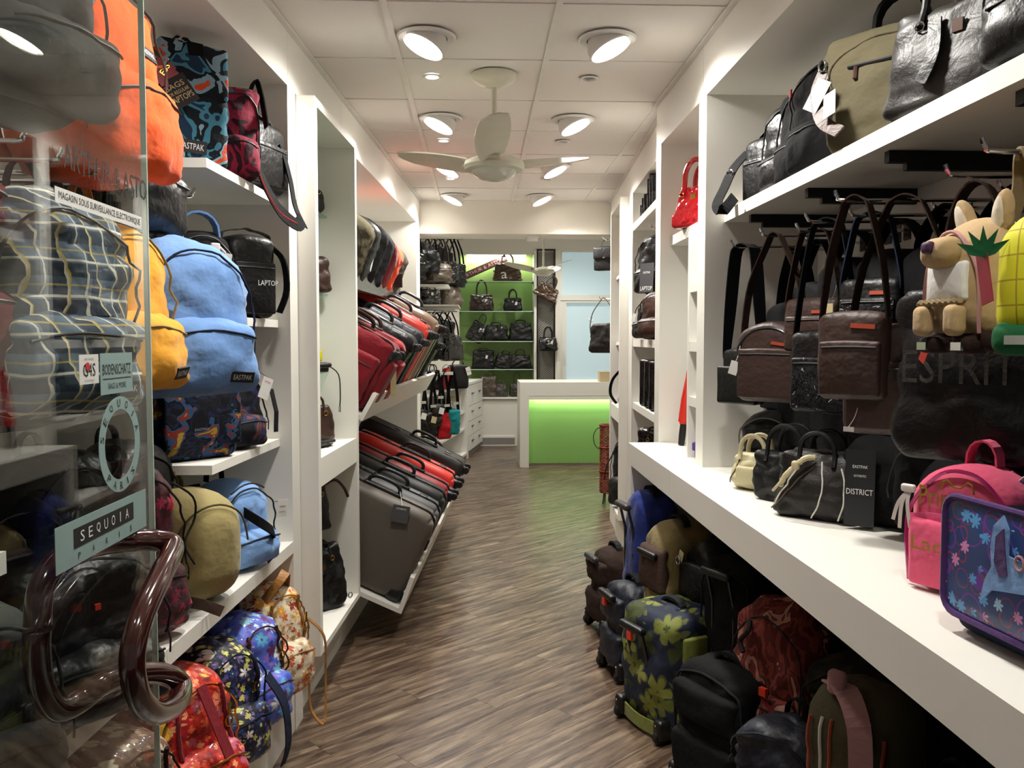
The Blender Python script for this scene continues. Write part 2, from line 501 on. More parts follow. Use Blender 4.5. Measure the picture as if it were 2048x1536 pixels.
def clear_glass(name, tint, f0=.05, boost=1.0):
    """thin clear pane: see-through, with Schlick reflection that is the same from both sides"""
    n = NT(name); tr = n.n('BsdfTransparent'); tr.inputs[0].default_value = tint
    gl = n.n('BsdfGlossy'); gl.inputs['Roughness'].default_value = .005
    ge = n.n('NewGeometry'); dt = n.n('VectorMath', operation='DOT_PRODUCT'); n.l(ge.outputs['Normal'], dt.inputs[0]); n.l(ge.outputs['Incoming'], dt.inputs[1])
    c = n.math('SUBTRACT', 1.0, n.math('ABSOLUTE', dt.outputs['Value']))
    fr = n.math('ADD', n.math('MULTIPLY', n.math('POWER', c, 5.0), 1-f0), f0)
    mx = n.n('MixShader'); n.l(n.math('MULTIPLY', fr, boost), mx.inputs[0]); n.l(tr.outputs[0], mx.inputs[1]); n.l(gl.outputs[0], mx.inputs[2])
    n.l(mx.outputs[0], n.out.inputs[0])
clear_glass('door_glass', (.93, .955, .94, 1))
clear_glass('shelf_glass', (.80, .92, .86, 1))
n = NT('glass_edge'); n.fin(lin('#bccfc4'), .1, 0, .6)
def emit(name, c, st):
    n = NT(name); n.fin(lin(c), .4); n.b.inputs['Emission Color'].default_value = lin(c); n.b.inputs['Emission Strength'].default_value = st
    n.m.cycles.emission_sampling = 'NONE'     # the lamp's own light object does the lighting
emit('lamp_glow', '#fff6ea', 14)
emit('spot_glow', '#fff4e4', 18)
emit('tube_glow', '#fbfff2', 9)
emit('strip_glow', '#f4ffe0', 10)
plain('lamp_white', '#e4e2de', .4)
plain('fan_cream', '#dfdcc8', .3, 0, .5, .3)
plain('fan_glass', '#d6d6c8', .15, 0, .6, .5)
plain('handle_maroon', '#3a1512', .12, 0, .6, .8)
n = NT('wicker'); co = n.coord(); v = n.noise(co, 40, 3)
n.fin(n.ramp(v, [(.3, '#4a1a10'), (.55, '#8a3a22'), (.8, '#b36a3c')]), .5, 0, .4)
# --- stickers, print
plain('print_white', '#f2f2f0', .5); plain('print_black', '#141414', .6); plain('print_gold', '#d9b44a', .3, .6)
plain('print_red', '#c8202a', .5); plain('print_grey', '#8c8f92', .5)
plain('sticker_teal', '#8faaa8', .6); plain('sticker_white', '#e6e6e2', .5); plain('card_white', '#e8e8e4', .6); plain('card_black', '#16161a', .5)
plain('card_cream', '#cdbf92', .6); plain('card_red', '#8e1f30', .5); plain('card_grey', '#4a4a4c', .5)
plain('patch_black', '#141218', .6); plain('patch_red', '#b5482e', .5)
plain('sign_brown', '#3b1c18', .45); plain('orange_red_plastic', '#e8442a', .4)
# --- bag materials
for nm, c in dict(orange='#f25a14', yellow='#eca52e', blue='#6f97cf', tan='#a0925f', ltblue='#7da6dd', black='#0d0d0f', charcoal='#202124', olive='#514b38',
                  navy='#1b2338', royal='#1f2f78', taupe='#56504a', grey='#6a6a68', dgrey='#3c3d3d', brown='#33251f', dbrown='#2b1c1a', beige='#b79c72', beige2='#8d7a58', cream_plush='#d9d0be',
                  pink='#e4587c', khaki='#8d7d52', maroon='#7c1420', wine='#9a1f2c', lime='#d8d414', green='#1d5a34', ltgreen='#4fae6a', hotpink='#ea5a8c', white='#ecebe6',
                  rust='#a3462a', purple='#4b2a86', violet='#4a2a66', pinkcloth='#b98a8c', teal='#0d8287', redcloth='#b3141c', oliveband='#7d8436', gusset='#4d3c34').items():
    fabric('cloth_'+nm, c)
fabric('cloth_tartan_red', '#5e1f22'); fabric('nylon_black', '#0c0c0e', .42, .2, .5, .05, 0, .5)
fabric('nylon_brown', '#42302b', .5, .25, .5, .06, 0, .45); fabric('nylon_navy', '#20242f', .5, .25, .5, .06, 0, .45); fabric('nylon_grey', '#4e4a46', .5, .25, .4, .05, 0, .45)
leather('leather_black', '#0b0b0c'); leather('leather_dark', '#1d1a17', .5); leather('leather_brown', '#3a241b'); leather('leather_cream', '#c9bf98', .5)
leather('leather_tan', '#9a6a34', .5); leather('patent_black', '#0a0a0b', .1, .6, .7); leather('patent_brown', '#2a1815', .14, .6, .7); leather('patent_red', '#b5121e', .16, .6, .45)
leather('leather_bronze', '#4a3420', .22, .4, .8); leather('leather_grey', '#4a4742', .5); leather('emboss_grey', '#45423d', .4); leather('leather_taupe', '#5d5246', .35, .2, .7); leather('wallet_black', '#121214', .3)
leather('leather_olive', '#3a3a30', .45)
def shell(name, c, rough=.35, tex=.3):
    n = NT(name); co = n.coord(); f = n.noise(co, 420, 2)
    n.fin(n.mix(n.math('MULTIPLY', n.noise(co, 4, 2), .15), lin(c), (0,0,0,1)), rough, 0, .5, n.bump(f, tex, .001))
shell('shell_taupe', '#5c554d', .5); shell('shell_grey', '#55565a', .45); shell('shell_black', '#1e1e1f', .42); shell('shell_wine', '#8e242c', .38); shell('shell_red', '#e03e36', .32); shell('shell_coral', '#e8463a', .3)
shell('shell_bronze', '#857463', .25); shell('plastic_black', '#151517', .35, .1); shell('plastic_grey', '#3b3b3d', .3, .1); shell('shell_soft_black', '#1a1716', .6); shell('plastic_mid', '#74767a', .3, .1)
plain('cord_black', '#101012', .7); plain('cord_white', '#dcdcd8', .6); plain('zip_black', '#0d0d0f', .5); plain('zip_white', '#d8d6cc', .5); plain('rubber', '#101010', .6)
plain('piping_pink', '#b51a6a', .2, .3, .5, .5); plain('pearl', '#e8dfe0', .2, 0, .6, .5); plain('ribbon_white', '#e6dcd6', .6)
plain('nose_purple', '#3e1a44', .6); plain('paper_red', '#c23a2c', .6); plain('sandcol', '#cbb98a', .7); plain('umbrella_red', '#d42a1c', .55); plain('box_card', '#c9b48e', .8)
camo('camo_teal', ['#16304a', '#3f7d94', '#0c141c', '#7fa2b4', '#c84a24', '#2b5a3a'], 9)
camo('camo_burgundy', ['#2a0c14', '#8a1c38', '#3c1520', '#b23a58'], 9)
camo('camo_red', ['#5a2420', '#8a4238', '#6a2c28', '#bd8a78', '#7a362e'], 11, .8, (1.4,1,.7))
camo('camo_olive', ['#17170f', '#2b2a1c', '#11110d', '#5a5630'], 7)
camo('metal_yarn', ['#0c0c0d', '#26272a', '#08080a', '#9a9ca0'], 60, .4)
camo('print_dark', ['#0e0e14', '#15151c', '#20284a', '#6a3420', '#14343a'], 13)
camo('print_night', ['#101018', '#18203c', '#0c0c10', '#2a4a6c', '#7a2a20', '#97863a'], 17)
floral('floral_red', '#a8141a', ['#e8452a', '#f08a6a', '#d22818', '#c2607a', '#f2c24a'], 24, 5, .62, ['#e4633c', '#7c0c14', '#f0a070'], base2='#d23a20')
floral('floral_navy', '#0b1020', ['#ccd06a', '#f0efe4', '#8a7ab0', '#26407a', '#e0d27a'], 26, 6, .52, ['#1c3a6a', '#5a4a80', '#b8b060'], base2='#141c36')
floral('floral_peri', '#4a5fc4', ['#9ad2ec', '#e8eef6', '#7a5ab8', '#5ab0d8', '#6a2a5a'], 22, 7, .55, ['#3a4fb0', '#8a6ac0', '#b8d8ee'], base2='#5f74d6')
floral('floral_cream', '#d6c2a0', ['#b5421e', '#e8a23a', '#8a2a18', '#d86a30', '#f0d890'], 26, 5, .62, ['#c25a2a', '#f2e6cc', '#a88a50'], base2='#e4d6b8')
floral('floral_rust', '#7a5a48', ['#c8b8a0', '#5a2a1c', '#a04a2a', '#d8cdb8', '#e8dcc0'], 26, 5, .6, ['#4a2a20', '#b89a80'], base2='#543628')
floral('floral_burg', '#3c1a22', ['#d8345c', '#5e1626', '#a8244a', '#2a0c12', '#6a1a30'], 24, 6, .55, ['#2a1014', '#7c1c38'], rough=.6)
floral('hibiscus', '#1c2438', ['#858a3c', '#7a8034', '#90944a', '#6c7230', '#3c4420'], 10.5, 5, .80, None, .75, 0, False, .3)
n = NT('quilt_lime'); co = n.coord(); sp = n.n('SeparateXYZ'); n.l(co, sp.inputs[0])
st = n.math('MAXIMUM', stripe_mask(n, sp.outputs[0], 26, .07), stripe_mask(n, sp.outputs[2], 26, .07))
n.fin(n.mix(st, lin('#d2d01c'), lin('#a8921a')), .7)
n = NT('swirl_satchel'); co = n.coord()
vor = n.n('TexVoronoi'); n.l(co, vor.inputs['Vector']); vor.inputs['Scale'].default_value = 27
rg = n.math('MULTIPLY', vor.outputs['Distance'], 1)
ring = n.math('MULTIPLY', n.math('GREATER_THAN', rg, .40), n.math('LESS_THAN', rg, .46))
vor2 = n.n('TexVoronoi'); n.l(co, vor2.inputs['Vector']); vor2.inputs['Scale'].default_value = 16
ring2 = n.math('MULTIPLY', n.math('GREATER_THAN', vor2.outputs['Distance'], .42), n.math('LESS_THAN', vor2.outputs['Distance'], .47))
col = n.mix(n.noise(co, 9, 3), lin('#27305e'), lin('#33528c'))
col = n.mix(ring, col, lin('#8a3a5a')); col = n.mix(ring2, col, lin('#6a3a9a'))
m, q, sc = flowers(n, co, 40, 7, .46, 2.2)
col = n.mix(n.math('MULTIPLY', m, n.math('GREATER_THAN', sc.outputs[2], .55)), col, n.ramp(sc.outputs[0], [(0, '#5aa2dc'), (.5, '#d88ac0'), (.75, '#a8d0ee')], True))
n.fin(col, .45, 0, .4, None, .25)
plaid('plaid')
# ------------------------------------------------------------------ room shell
def P(a, b, o0, o1, y0, y1, z0, z1, mb=None):
    mb = mb or MB()
    mb.quadbox([(a+b*y0+o0, y0), (a+b*y0+o1, y0), (a+b*y1+o1, y1), (a+b*y1+o0, y1)], z0, z1)
    return mb
LP = lambda *k: P(LA, LB, *k)
RP = lambda *k: P(RA, RB, *k)
BX = lambda *k: MB().box(*k)

# floor: plank by plank, laid on the diagonal
fl = struct('floor', BX(-1.5, 2.2, -1.2, 12.4, -.06, -.004), 'subfloor', 'dark brown wood-look plank floor laid diagonally')
def clip(poly, rect):
    x0, x1, y0, y1 = rect
    for ax, v, sg in ((0, x0, 1), (0, x1, -1), (1, y0, 1), (1, y1, -1)):
        out = []
        for i in range(len(poly)):
            p, q = poly[i-1], poly[i]
            dp, dq = (p[ax]-v)*sg, (q[ax]-v)*sg
            if (dp >= 0) != (dq >= 0):
                t = dp/(dp-dq); out.append((p[0]+(q[0]-p[0])*t, p[1]+(q[1]-p[1])*t))
            if dq >= 0: out.append(q)
        poly = out
        if not poly: return poly
    return poly
pa = R(42); ux, uy = cos(pa), sin(pa); PW, PL, GP = .152, 1.22, .0006
for i in range(-12, 66):
    off = (i*.43) % 1*PL
    for j in range(-3, 12):
        s0, t0 = j*PL+off, i*PW
        q = [(s0+GP, t0+GP), (s0+PL-GP, t0+GP), (s0+PL-GP, t0+PW-GP), (s0+GP, t0+PW-GP)]
        q = [(ux*s-uy*t, uy*s+ux*t) for s, t in q]
        q = clip(q, (-.84, 1.70, .9, 11.92))
        if len(q) < 3: continue
        ar = abs(sum(q[k-1][0]*q[k][1]-q[k][0]*q[k-1][1] for k in range(len(q))))/2
        if ar < .004: continue
        part('plank', MB().quadbox(q, -.004, 0), 'plank', fl)

# ceiling: lay-in tiles in a white grid
ce = struct('ceiling', BX(-1.5, 1.7, -1.2, 7.0, ZC+.05, ZC+.1), 'grid_white', 'white suspended ceiling of square tiles')
YR = [6.985] + [6.43-.584*k for k in range(14)]
XCs = [-.925, -.325, .275, .875, 1.475]
tile_me = None
for k in range(len(YR)-1):
    for i in range(4):
        y1, y0 = YR[k], YR[k+1]
        part('ceiling_tile', BX(XCs[i]+.011, XCs[i+1]-.011, y0+.003, y1-.003, ZC+.006, ZC+.02), 'ceiling_tile', ce)
for x in XCs[1:4]:
    part('grid_bar', BX(x-.012, x+.012, YR[-1], YR[0], ZC, ZC+.012), 'grid_white', ce)
for y in YR:
    part('grid_bar', BX(-.925, 1.475, y-.0035, y+.0035, ZC+.002, ZC+.011), 'grid_white', ce)
struct('trim_1', LP(0, .022, -1.2, 6.985, ZC-.004, ZC+.004), 'grid_white', 'white angle trim along left ceiling edge')
struct('trim_2', BX(RX-.022, RX, -1.2, 4.17, ZC-.004, ZC+.004), 'grid_white', 'white angle trim along near right ceiling edge')
struct('trim_3', RP(-.022, 0, 4.172, 6.985, ZC-.004, ZC+.004), 'grid_white', 'white angle trim along far right ceiling edge')

# soffits above the shelving, in panels
so = struct('wall_soffit_left', LP(-.5, -.02, -1.2, 6.98, 2.46, ZC+.04), 'wall_paint', 'white soffit above the left shelving')
for a, b in ((-1.2, .9), (.9, 3.2), (3.2, 4.1), (4.1, 6.985)):
    part('panel', LP(-.5, 0, a+.0012, b-.0012, 2.442, ZC), 'laminate', so)
so = struct('wall_soffit_right', BX(RX+.02, 1.38, -1.2, 4.16, 2.46, ZC+.04), 'wall_paint', 'white soffit above the right shelving')
for a, b in ((-1.2, .6), (.6, 3.3), (3.3, 4.17)):
    part('panel', BX(RX, 1.38, a+.0012, b-.0012, 2.442, ZC), 'laminate', so)
part('panel', RP(0, .46, 4.173, 6.985, 2.46, ZC), 'laminate', so)
struct('wall_left', LP(-.56, -.50, -1.2, 6.985, 0, ZC+.02), 'wall_paint', 'white wall behind the left shelving')
struct('wall_right', BX(1.34, 1.40, -1.2, 4.2, 0, ZC+.02), 'wall_paint', 'white wall behind the near right shelving')
struct('wall_right_far', RP(.42, .48, 4.2, 6.985, 0, ZC+.02), 'wall_paint', 'white wall behind the far right shelving')
struct('wall_bulkhead', BX(-1.5, 2.2, 6.99, 7.35, 2.375, 3.2), 'wall_paint', 'white bulkhead beam across the shop')
struct('baseboard_left', LP(-.06, -.026, -.5, 6.98, 0, .2), 'laminate', 'white plinth under the left shelving')
# rear room
struct('wall_left_rear', BX(-1.06, -1.0, 6.99, 12.3, 0, 3.2), 'wall_paint', 'white left wall of the rear room')
struct('wall_right_rear', BX(2.1, 2.16, 6.99, 12.3, 0, 3.2), 'wall_paint', 'white right wall of the rear room')
struct('wall_right_return', BX(1.38, 2.12, 6.94, 6.99, 0, 2.66), 'wall_paint', 'white return wall beside the right frame')
struct('ceiling_rear', BX(-1.06, 2.16, 7.35, 12.3, 3.12, 3.2), 'grid_white', 'white ceiling of the rear room')
mb = BX(-1.06, .80, 11.9, 12.2, 0, .685)
mb.box(-1.06, 2.16, 11.9, 12.2, 2.765, 3.2); mb.box(-1.06, -.285, 11.9, 12.2, .685, 2.765); mb.box(.771, .806, 11.86, 12.2, .685, 2.765)
mb.box(1.074, 1.145, 11.88, 12.2, 0, 2.765); mb.box(-1.06, 2.16, 12.2, 12.26, 0, 3.2); mb.box(.806, 1.074, 11.96, 12.2, 0, 2.765)
wb = struct('wall_back', mb, 'wall_paint', 'white back wall with a lit green display niche')
part('niche_panel', BX(-.285, .771, 12.185, 12.199, .685, 2.765), 'back_panel_green', wb)
part('ledge', BX(-.29, .775, 11.87, 12.19, .665, .69), 'laminate', wb)
struct('baseboard_back', BX(-.2, .5, 11.885, 11.9, .012, .11), 'skirting_grey', 'grey skirting along the white back wall')
struct('trim_4', BX(-.2, .5, 11.882, 11.9, .11, .135), 'laminate', 'white strip above the grey skirting')
struct('trim_5', BX(-.2, .5, 11.882, 11.9, 0, .012), 'laminate', 'white strip below the grey skirting')
# glazed door and transom in the back wall
d1 = struct('window_1', BX(1.148, 2.1, 11.99, 12.0, 2.14, 2.75), 'frosted_glass', 'frosted pale blue transom window above the rear door')
mb = BX(1.145, 2.1, 11.93, 12.03, 2.745, 2.78); mb.box(1.145, 2.1, 11.93, 12.03, 2.06, 2.14); mb.box(1.145, 1.17, 11.93, 12.03, 2.14, 2.745)
part('window_frame', mb, 'laminate', d1)
d2 = struct('door_2', BX(1.235, 2.1, 11.99, 12.0, .93, 2.03), 'frosted_glass', 'white rear door with a frosted pale blue pane')
mb = BX(1.145, 1.235, 11.94, 12.03, 0, 2.055); mb.box(1.235, 2.1, 11.94, 12.03, 2.03, 2.055); mb.box(1.235, 2.1, 11.94, 12.03, 0, .93)
part('door_frame', mb, 'laminate', d2)

# ------------------------------------------------------------------ ceiling lamps
def gimbal(i, x, y, side, label, k=1):
    t = T('ceiling_lamp', label, 'lamp', (x, y, ZC), 0, group='tilting ceiling lamps')
    t.add('trim_ring', MB().lathe([(.075, .002), (.105, .002), (.112, -.003), (.105, -.009), (.080, -.010), (.075, .002)], 32), 'lamp_white')
    M = Matrix.Translation((0, 0, -.012)) @ Matrix.Rotation(side*R(24), 4, 'Y') @ Matrix.Rotation(R(-8), 4, 'X')
    t.add('housing', MB().lathe([(.070, .03), (.084, .0), (.086, -.030), (.081, -.034), (.078, -.030), (.078, .02)], 32, M), 'lamp_white')
    t.add('lamp_lens', MB().lathe([(0, -.040), (.045, -.038), (.077, -.030), (.077, -.020), (0, -.02)], 32, M), 'lamp_glow')
    ld = bpy.data.lights.new('lamp_light', 'SPOT'); ld.energy = LAMP_W*k; ld.color = LAMP_COL; ld.spot_size = R(125); ld.spot_blend = .75; ld.shadow_soft_size = .06
    lo = bpy.data.objects.new('lamp_light', ld); COL.objects.link(lo); lo.parent = t.o
    lo.location = M @ Vector((0, 0, -.055)); lo.rotation_euler = M.to_euler()
    return ld
def halogen(x, y, lit, label):
    t = T('spotlight', label, 'spotlight', (x, y, ZC), 0, group='small ceiling spots')
    t.add('trim_ring', MB().lathe([(.026, .004), (.036, .002), (.043, -.002), (.036, -.006), (.028, -.004), (.026, .004)], 24), 'lamp_white')
    t.add('bulb', MB().lathe([(0, .0), (.02, .001), (.026, .004), (.02, .012), (0, .012)], 20), 'spot_glow' if lit else 'plastic_mid')
    if lit:
        ld = bpy.data.lights.new('spot_light', 'SPOT'); ld.energy = SPOT_W; ld.color = LAMP_COL; ld.spot_size = R(75); ld.spot_blend = .6; ld.shadow_soft_size = .02
        lo = bpy.data.objects.new('spot_light', ld); COL.objects.link(lo); lo.parent = t.o; lo.location = (0, 0, -.012)
words = ['behind the camera', 'above the glass door', 'nearest in view', 'just above the fan blades', 'half hidden by the fan', 'farthest, by the bulkhead']
for i, y in enumerate((.9, 2.07, 3.24, 4.41, 5.58, 6.74)):
    k_ = (.5, .9, 1, 1, 1, 1)[i]
    gimbal(i, -.198, y, 1, 'round tilting ceiling lamp of the left row, ' + words[i], k_)
    gimbal(i, .489, y, -1, 'round tilting ceiling lamp of the right row, ' + words[i], k_)
def added_rear_lamp(x, y, label):  # unseen lamps added to brighten the rear room, hidden behind the bulkhead
    t = T('ceiling_lamp', label, 'lamp', (x, y, 3.12), 0, group='added rear room lamps')
    t.add('trim_ring', MB().lathe([(.075, .0), (.105, .0), (.112, -.005), (.105, -.011), (.080, -.012), (.075, 0)], 24), 'lamp_white')
    t.add('lamp_lens', MB().lathe([(0, -.008), (.076, -.008), (.076, -.001), (0, -.001)], 24), 'lamp_glow')
    ld = bpy.data.lights.new('lamp_light', 'SPOT'); ld.energy = LAMP_W*1.15; ld.color = LAMP_COL; ld.spot_size = R(140); ld.spot_blend = .7; ld.shadow_soft_size = .07
    lo = bpy.data.objects.new('lamp_light', ld); COL.objects.link(lo); lo.parent = t.o; lo.location = (0, 0, -.03)
for x, y, lb in ((.0, 8.1, 'near left'), (1.2, 8.1, 'near right'), (.0, 10.2, 'far left'), (1.2, 10.9, 'far right')):
    added_rear_lamp(x, y, 'added unseen flat round lamp in the rear room ceiling, ' + lb)
w2 = ['above the camera', 'nearest in view', 'behind the fan rod', 'farthest, by the bulkhead']
for i, y in enumerate((2.55, 3.724, 4.896, 6.03)):
    halogen(-.203, y, True, 'small lit halogen spot of the left row, ' + w2[i])
    halogen(.481, y, False, 'small unlit spot of the right row, ' + w2[i])

# ------------------------------------------------------------------ ceiling fans
def fan(x, y, ztop, hub, rl, label, a0):
    t = T('ceiling_fan', label, 'ceiling fan', (x, y, ztop), 0)
    t.add('canopy', MB().lathe([(.0, 0), (.098, 0), (.098, -.012), (.085, -.03), (.045, -.048), (.02, -.055), (0, -.055)], 32), 'fan_cream')
    t.add('rod', MB().tube([(0,0,-.05), (0,0,hub+.03)], .0115, 12), 'fan_cream')
    t.add('motor', MB().lathe([(0, hub+.055), (.03, hub+.05), (.09, hub+.03), (.128, hub+.012), (.133, hub-.006), (.125, hub-.022), (.10, hub-.026), (0, hub-.026)], 36), 'fan_cream')
    t.add('light_cover', MB().lathe([(.098, hub-.024), (.09, hub-.042), (.065, hub-.058), (.03, hub-.066), (0, hub-.067)], 32), 'fan_glass')
    for k in range(3):
        a = a0 + k*2*pi/3
        mb = MB(); v = []; f = []; N = 14
        for i in range(N+1):
            s = i/N; rr = .115 + (rl-.115)*s
            wd = (.040 + .036*sin(pi*min(1, s*.75+.12)))*(1 if s < .9 else sqrt(max(.02, 1-((s-.9)/.105)**2)))
            tw = R(24 - 12*s); zc = hub + .012 + .075*s
            for sd, hh in ((-1, .003), (1, .003), (1, -.003), (-1, -.003)):
                c = sd*wd
                v.append((rr, c*cos(tw) + .02*s*s, zc + c*sin(tw) + hh + .006*(1-(sd*1.0)**2)))
        for i in range(N):
            for q in range(4): f.append((i*4+q, i*4+(q+1)%4, (i+1)*4+(q+1)%4, (i+1)*4+q))
        f += [(3,2,1,0), tuple(N*4+q for q in range(4))]
        mb.add(v, f, Matrix.Rotation(a, 4, 'Z'))
        b = t.add('blade', mb, 'fan_cream')
        t.add('blade_bracket', MB().box(.07, .15, -.028, .028, hub+.004, hub+.012, Matrix.Rotation(a, 4, 'Z')), 'fan_cream', False, b)
fan(.065, 3.693, ZC, -.385, .50, 'cream three-blade ceiling fan in the shop front, on a long rod', R(-93))
fan(.749, 9.85, 3.12, -.815, .46, 'cream ceiling fan over the green cash desk', R(62))
t = T('smoke_detector', 'small white smoke detector under the bulkhead beam', 'smoke detector', (.45, 7.18, 2.375))
t.add('base', MB().lathe([(0, 0), (.055, 0), (.055, -.012), (0, -.012)], 24), 'lamp_white')
t.add('cover', MB().lathe([(.048, -.012), (.05, -.03), (.042, -.04), (0, -.042)], 24), 'lamp_white')

# ------------------------------------------------------------------ left shelving, first bay
t = T('shelving_bay', 'long white shelving bay along the left wall, nearest the glass door', 'shelving', (LA+LB*1.9, 1.9, 0))
def lpart(T_, name, mb, mat='laminate'):
    o = T_.add(name, mb, mat, False); o.matrix_parent_inverse = Matrix.Translation(-Vector(T_.o.location)); return o
lpart(t, 'side_panel', LP(-.5, 0, 3.19, 3.293, 0, 2.442))
lpart(t, 'back_panel', LP(-.5, -.48, .3, 3.19, .2, 2.442))
for a, b in ((.3, 2.07), (2.072, 3.19)):
    lpart(t, 'shelf', LP(-.48, 0, a, b, .69, .735))
lpart(t, 'bottom_shelf', LP(-.48, -.004, .3, 3.19, .18, .222))
lpart(t, 'kick_board', LP(-.03, -.004, .3, 3.19, 0, .18))
for z in (1.100, 1.547, 2.002):
    lpart(t, 'shelf', LP(-.48, -.045, 2.508, 3.19, z, z+.028))
    lpart(t, 'shelf', LP(-.48, -.03, .5, 1.50, z-.012, z+.028))
# hooks on the left wall
def hook(name, label, x0, x1, y, z, group, cat='hook'):
    """a straight display arm with an upturned tip, from the back panel to the tip"""
    t = T(name, label, cat, (x0, y, z), 0, group=group)
    sg = 1 if x1 > x0 else -1
    t.tube('arm', smooth([(0,0,0), ((x1-x0)*.5,0,-.002), (x1-x0-sg*.03,0,-.004), (x1-x0-sg*.008,0,.004), (x1-x0,0,.02)], 4), .0048, 'chrome', 8)
    t.add('wall_plate', MB().box(-.004 if sg > 0 else -.002, .004, -.02, .02, -.03, .03), 'gunmetal', False)
for y, z, lb in ((1.44, 2.30, 'holding the charcoal backpack'), (1.93, 2.335, 'holding the orange backpack'), (2.22, 2.20, 'holding the black nylon backpack'), (1.60, 1.87, 'holding the tartan backpack'), (1.72, 1.86, 'holding the plaid backpack'), (1.86, 1.86, 'holding the navy backpack'), (1.96, 1.86, 'holding the yellow backpack'), (2.14, 1.87, 'behind the yellow backpack'), (2.22, 1.85, 'holding the sky blue backpack'), (2.38, 1.90, 'under the top shelf corner')):
    hook('display_hook', 'chrome display hook on the left shelving, ' + lb, LA+LB*y-.475, LA+LB*y-.03, y, z, 'left display hooks')

# left frame with glass shelves
t = T('frame_shelving', 'tall white frame unit with glass shelves between the left bays', 'shelving', (LA+LB*3.7, 3.7, .247))
O2 = .072
lpart(t, 'side_panel', LP(-.42, O2, 3.297, 3.337, .247, 2.436)); lpart(t, 'side_panel', LP(-.42, O2, 4.042, 4.08, .247, 2.436))
lpart(t, 'top_panel', LP(-.42, O2, 3.337, 4.042, 2.404, 2.436)); lpart(t, 'bottom_panel', LP(-.42, O2, 3.337, 4.042, .247, .272))
lpart(t, 'shelf', LP(-.42, O2-.004, 3.337, 4.042, .915, 1.03)); lpart(t, 'back_panel', LP(-.42, -.40, 3.337, 4.042, .272, 2.404))
for z in (2.075, 1.71, 1.345, .62):
    lpart(t, 'glass_shelf', LP(-.40, -.06, 3.34, 4.04, z, z+.008), 'shelf_glass')

# left luggage bay with tilted trays
t = T('luggage_rack', 'white bay with tilted luggage trays on the left wall', 'shelving', (LA+LB*5.4, 5.4, 0))
lpart(t, 'side_panel', LP(-.5, 0, 6.775, 6.985, 0, 2.442)); lpart(t, 'back_panel', LP(-.5, -.48, 4.082, 6.775, .0, 2.442))
lpart(t, 'near_panel', LP(-.5, -.03, 4.082, 4.10, 0, 2.442))
def tray(y0, y1, c, dirb, lb, lip, ll, th, lipmat='laminate'):
    """c: (offset, z) of the tray's low corner; dirb: unit vector up into the wall; lip: unit vector of the front lip"""
    def slab(p, q, nrm, y0, y1):
        pts = [p, q, (q[0]+nrm[0]*th, q[1]+nrm[1]*th), (p[0]+nrm[0]*th, p[1]+nrm[1]*th)]
        v = [(LA+LB*y+o, y, z) for y in (y0, y1) for o, z in pts]
        return MB().add(v, [(0,1,2,3), (7,6,5,4), (0,4,5,1), (1,5,6,2), (2,6,7,3), (3,7,4,0)])
    lpart(t, 'tray_board', slab(c, (c[0]+dirb[0]*lb, c[1]+dirb[1]*lb), (-dirb[1]*-1, dirb[0]*-1), y0, y1))
    lpart(t, 'tray_lip', slab((c[0], c[1]), (c[0]+lip[0]*ll, c[1]+lip[1]*ll), (lip[1], -lip[0]), y0, y1), lipmat)
TA3, TA2, TA1 = R(25), R(29), R(23)
tray(4.12, 6.76, (.244, .150), (-cos(TA3), sin(TA3)), .72, (sin(R(20)), cos(R(20))), .19, .022)
tray(4.14, 6.76, (.058, 1.112), (-cos(TA2), sin(TA2)), .52, (sin(TA2), cos(TA2)), .148, .022)
tray(4.10, 5.92, (-.012, 1.765), (-cos(R(12)), sin(R(12))), .42, (0, 1), .10, .012, 'brushed_steel')

# ------------------------------------------------------------------ right shelving
t = T('bench_shelf', 'long white bench with open front along the right wall', 'bench', (1.0, 2.2, 0))
for a, b in ((.3, 3.17), (3.1715, 4.06)):
    lpart(t, 'bench_top', BX(.727, 1.335, a, b, .897, 1.0))
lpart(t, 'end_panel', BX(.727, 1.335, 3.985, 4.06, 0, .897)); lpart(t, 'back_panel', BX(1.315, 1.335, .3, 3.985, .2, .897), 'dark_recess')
lpart(t, 'platform', BX(.86, 1.315, .3, 2.9, 0, .19)); lpart(t, 'platform_step', BX(.725, .86, .3, 2.42, 0, .19))
t = T('shelving_bay', 'white shelving bay above the right bench, with a long upper shelf', 'shelving', (1.1, 2.0, 1.0))
lpart(t, 'side_panel', BX(RX, 1.335, 3.25, 3.36, 1.0, 2.442)); lpart(t, 'back_panel', BX(1.32, 1.335, .3, 3.25, 1.0, 2.442))
for a, b in ((.3, 2.16), (2.162, 3.25)):
    lpart(t, 'upper_shelf', BX(.95, 1.32, a, b, 1.956, 2.0))
for y in (.95, 1.52, 2.02, 2.52, 3.05):
    mb = MB().quadbox([(.985, y-.012), (1.32, y-.012), (1.32, y+.012), (.985, y+.012)], 1.928, 1.9555)
    mb.box(1.03, 1.32, y-.01, y+.01, 1.91, 1.93)
    lpart(t, 'bracket', mb, 'black_steel')
for y, xt, lb in ((3.0, .90, 'with black crossbody straps'), (2.68, .90, 'holding the brown nylon pack'), (2.56, .97, 'holding the dark brown pouch'), (2.36, .92, 'holding the silvery yarn bag'), (2.24, .99, 'holding the small yarn pouch'), (2.0, .85, 'crowded with brown straps'), (1.70, .95, 'holding the black leather tote'), (1.475, .89, 'holding the beige plush backpack'), (1.262, .90, 'holding the yellow quilted backpack')):
    hook('display_hook', 'chrome display hook under the right upper shelf, ' + lb, 1.318, xt, y, 1.838, 'right display hooks')

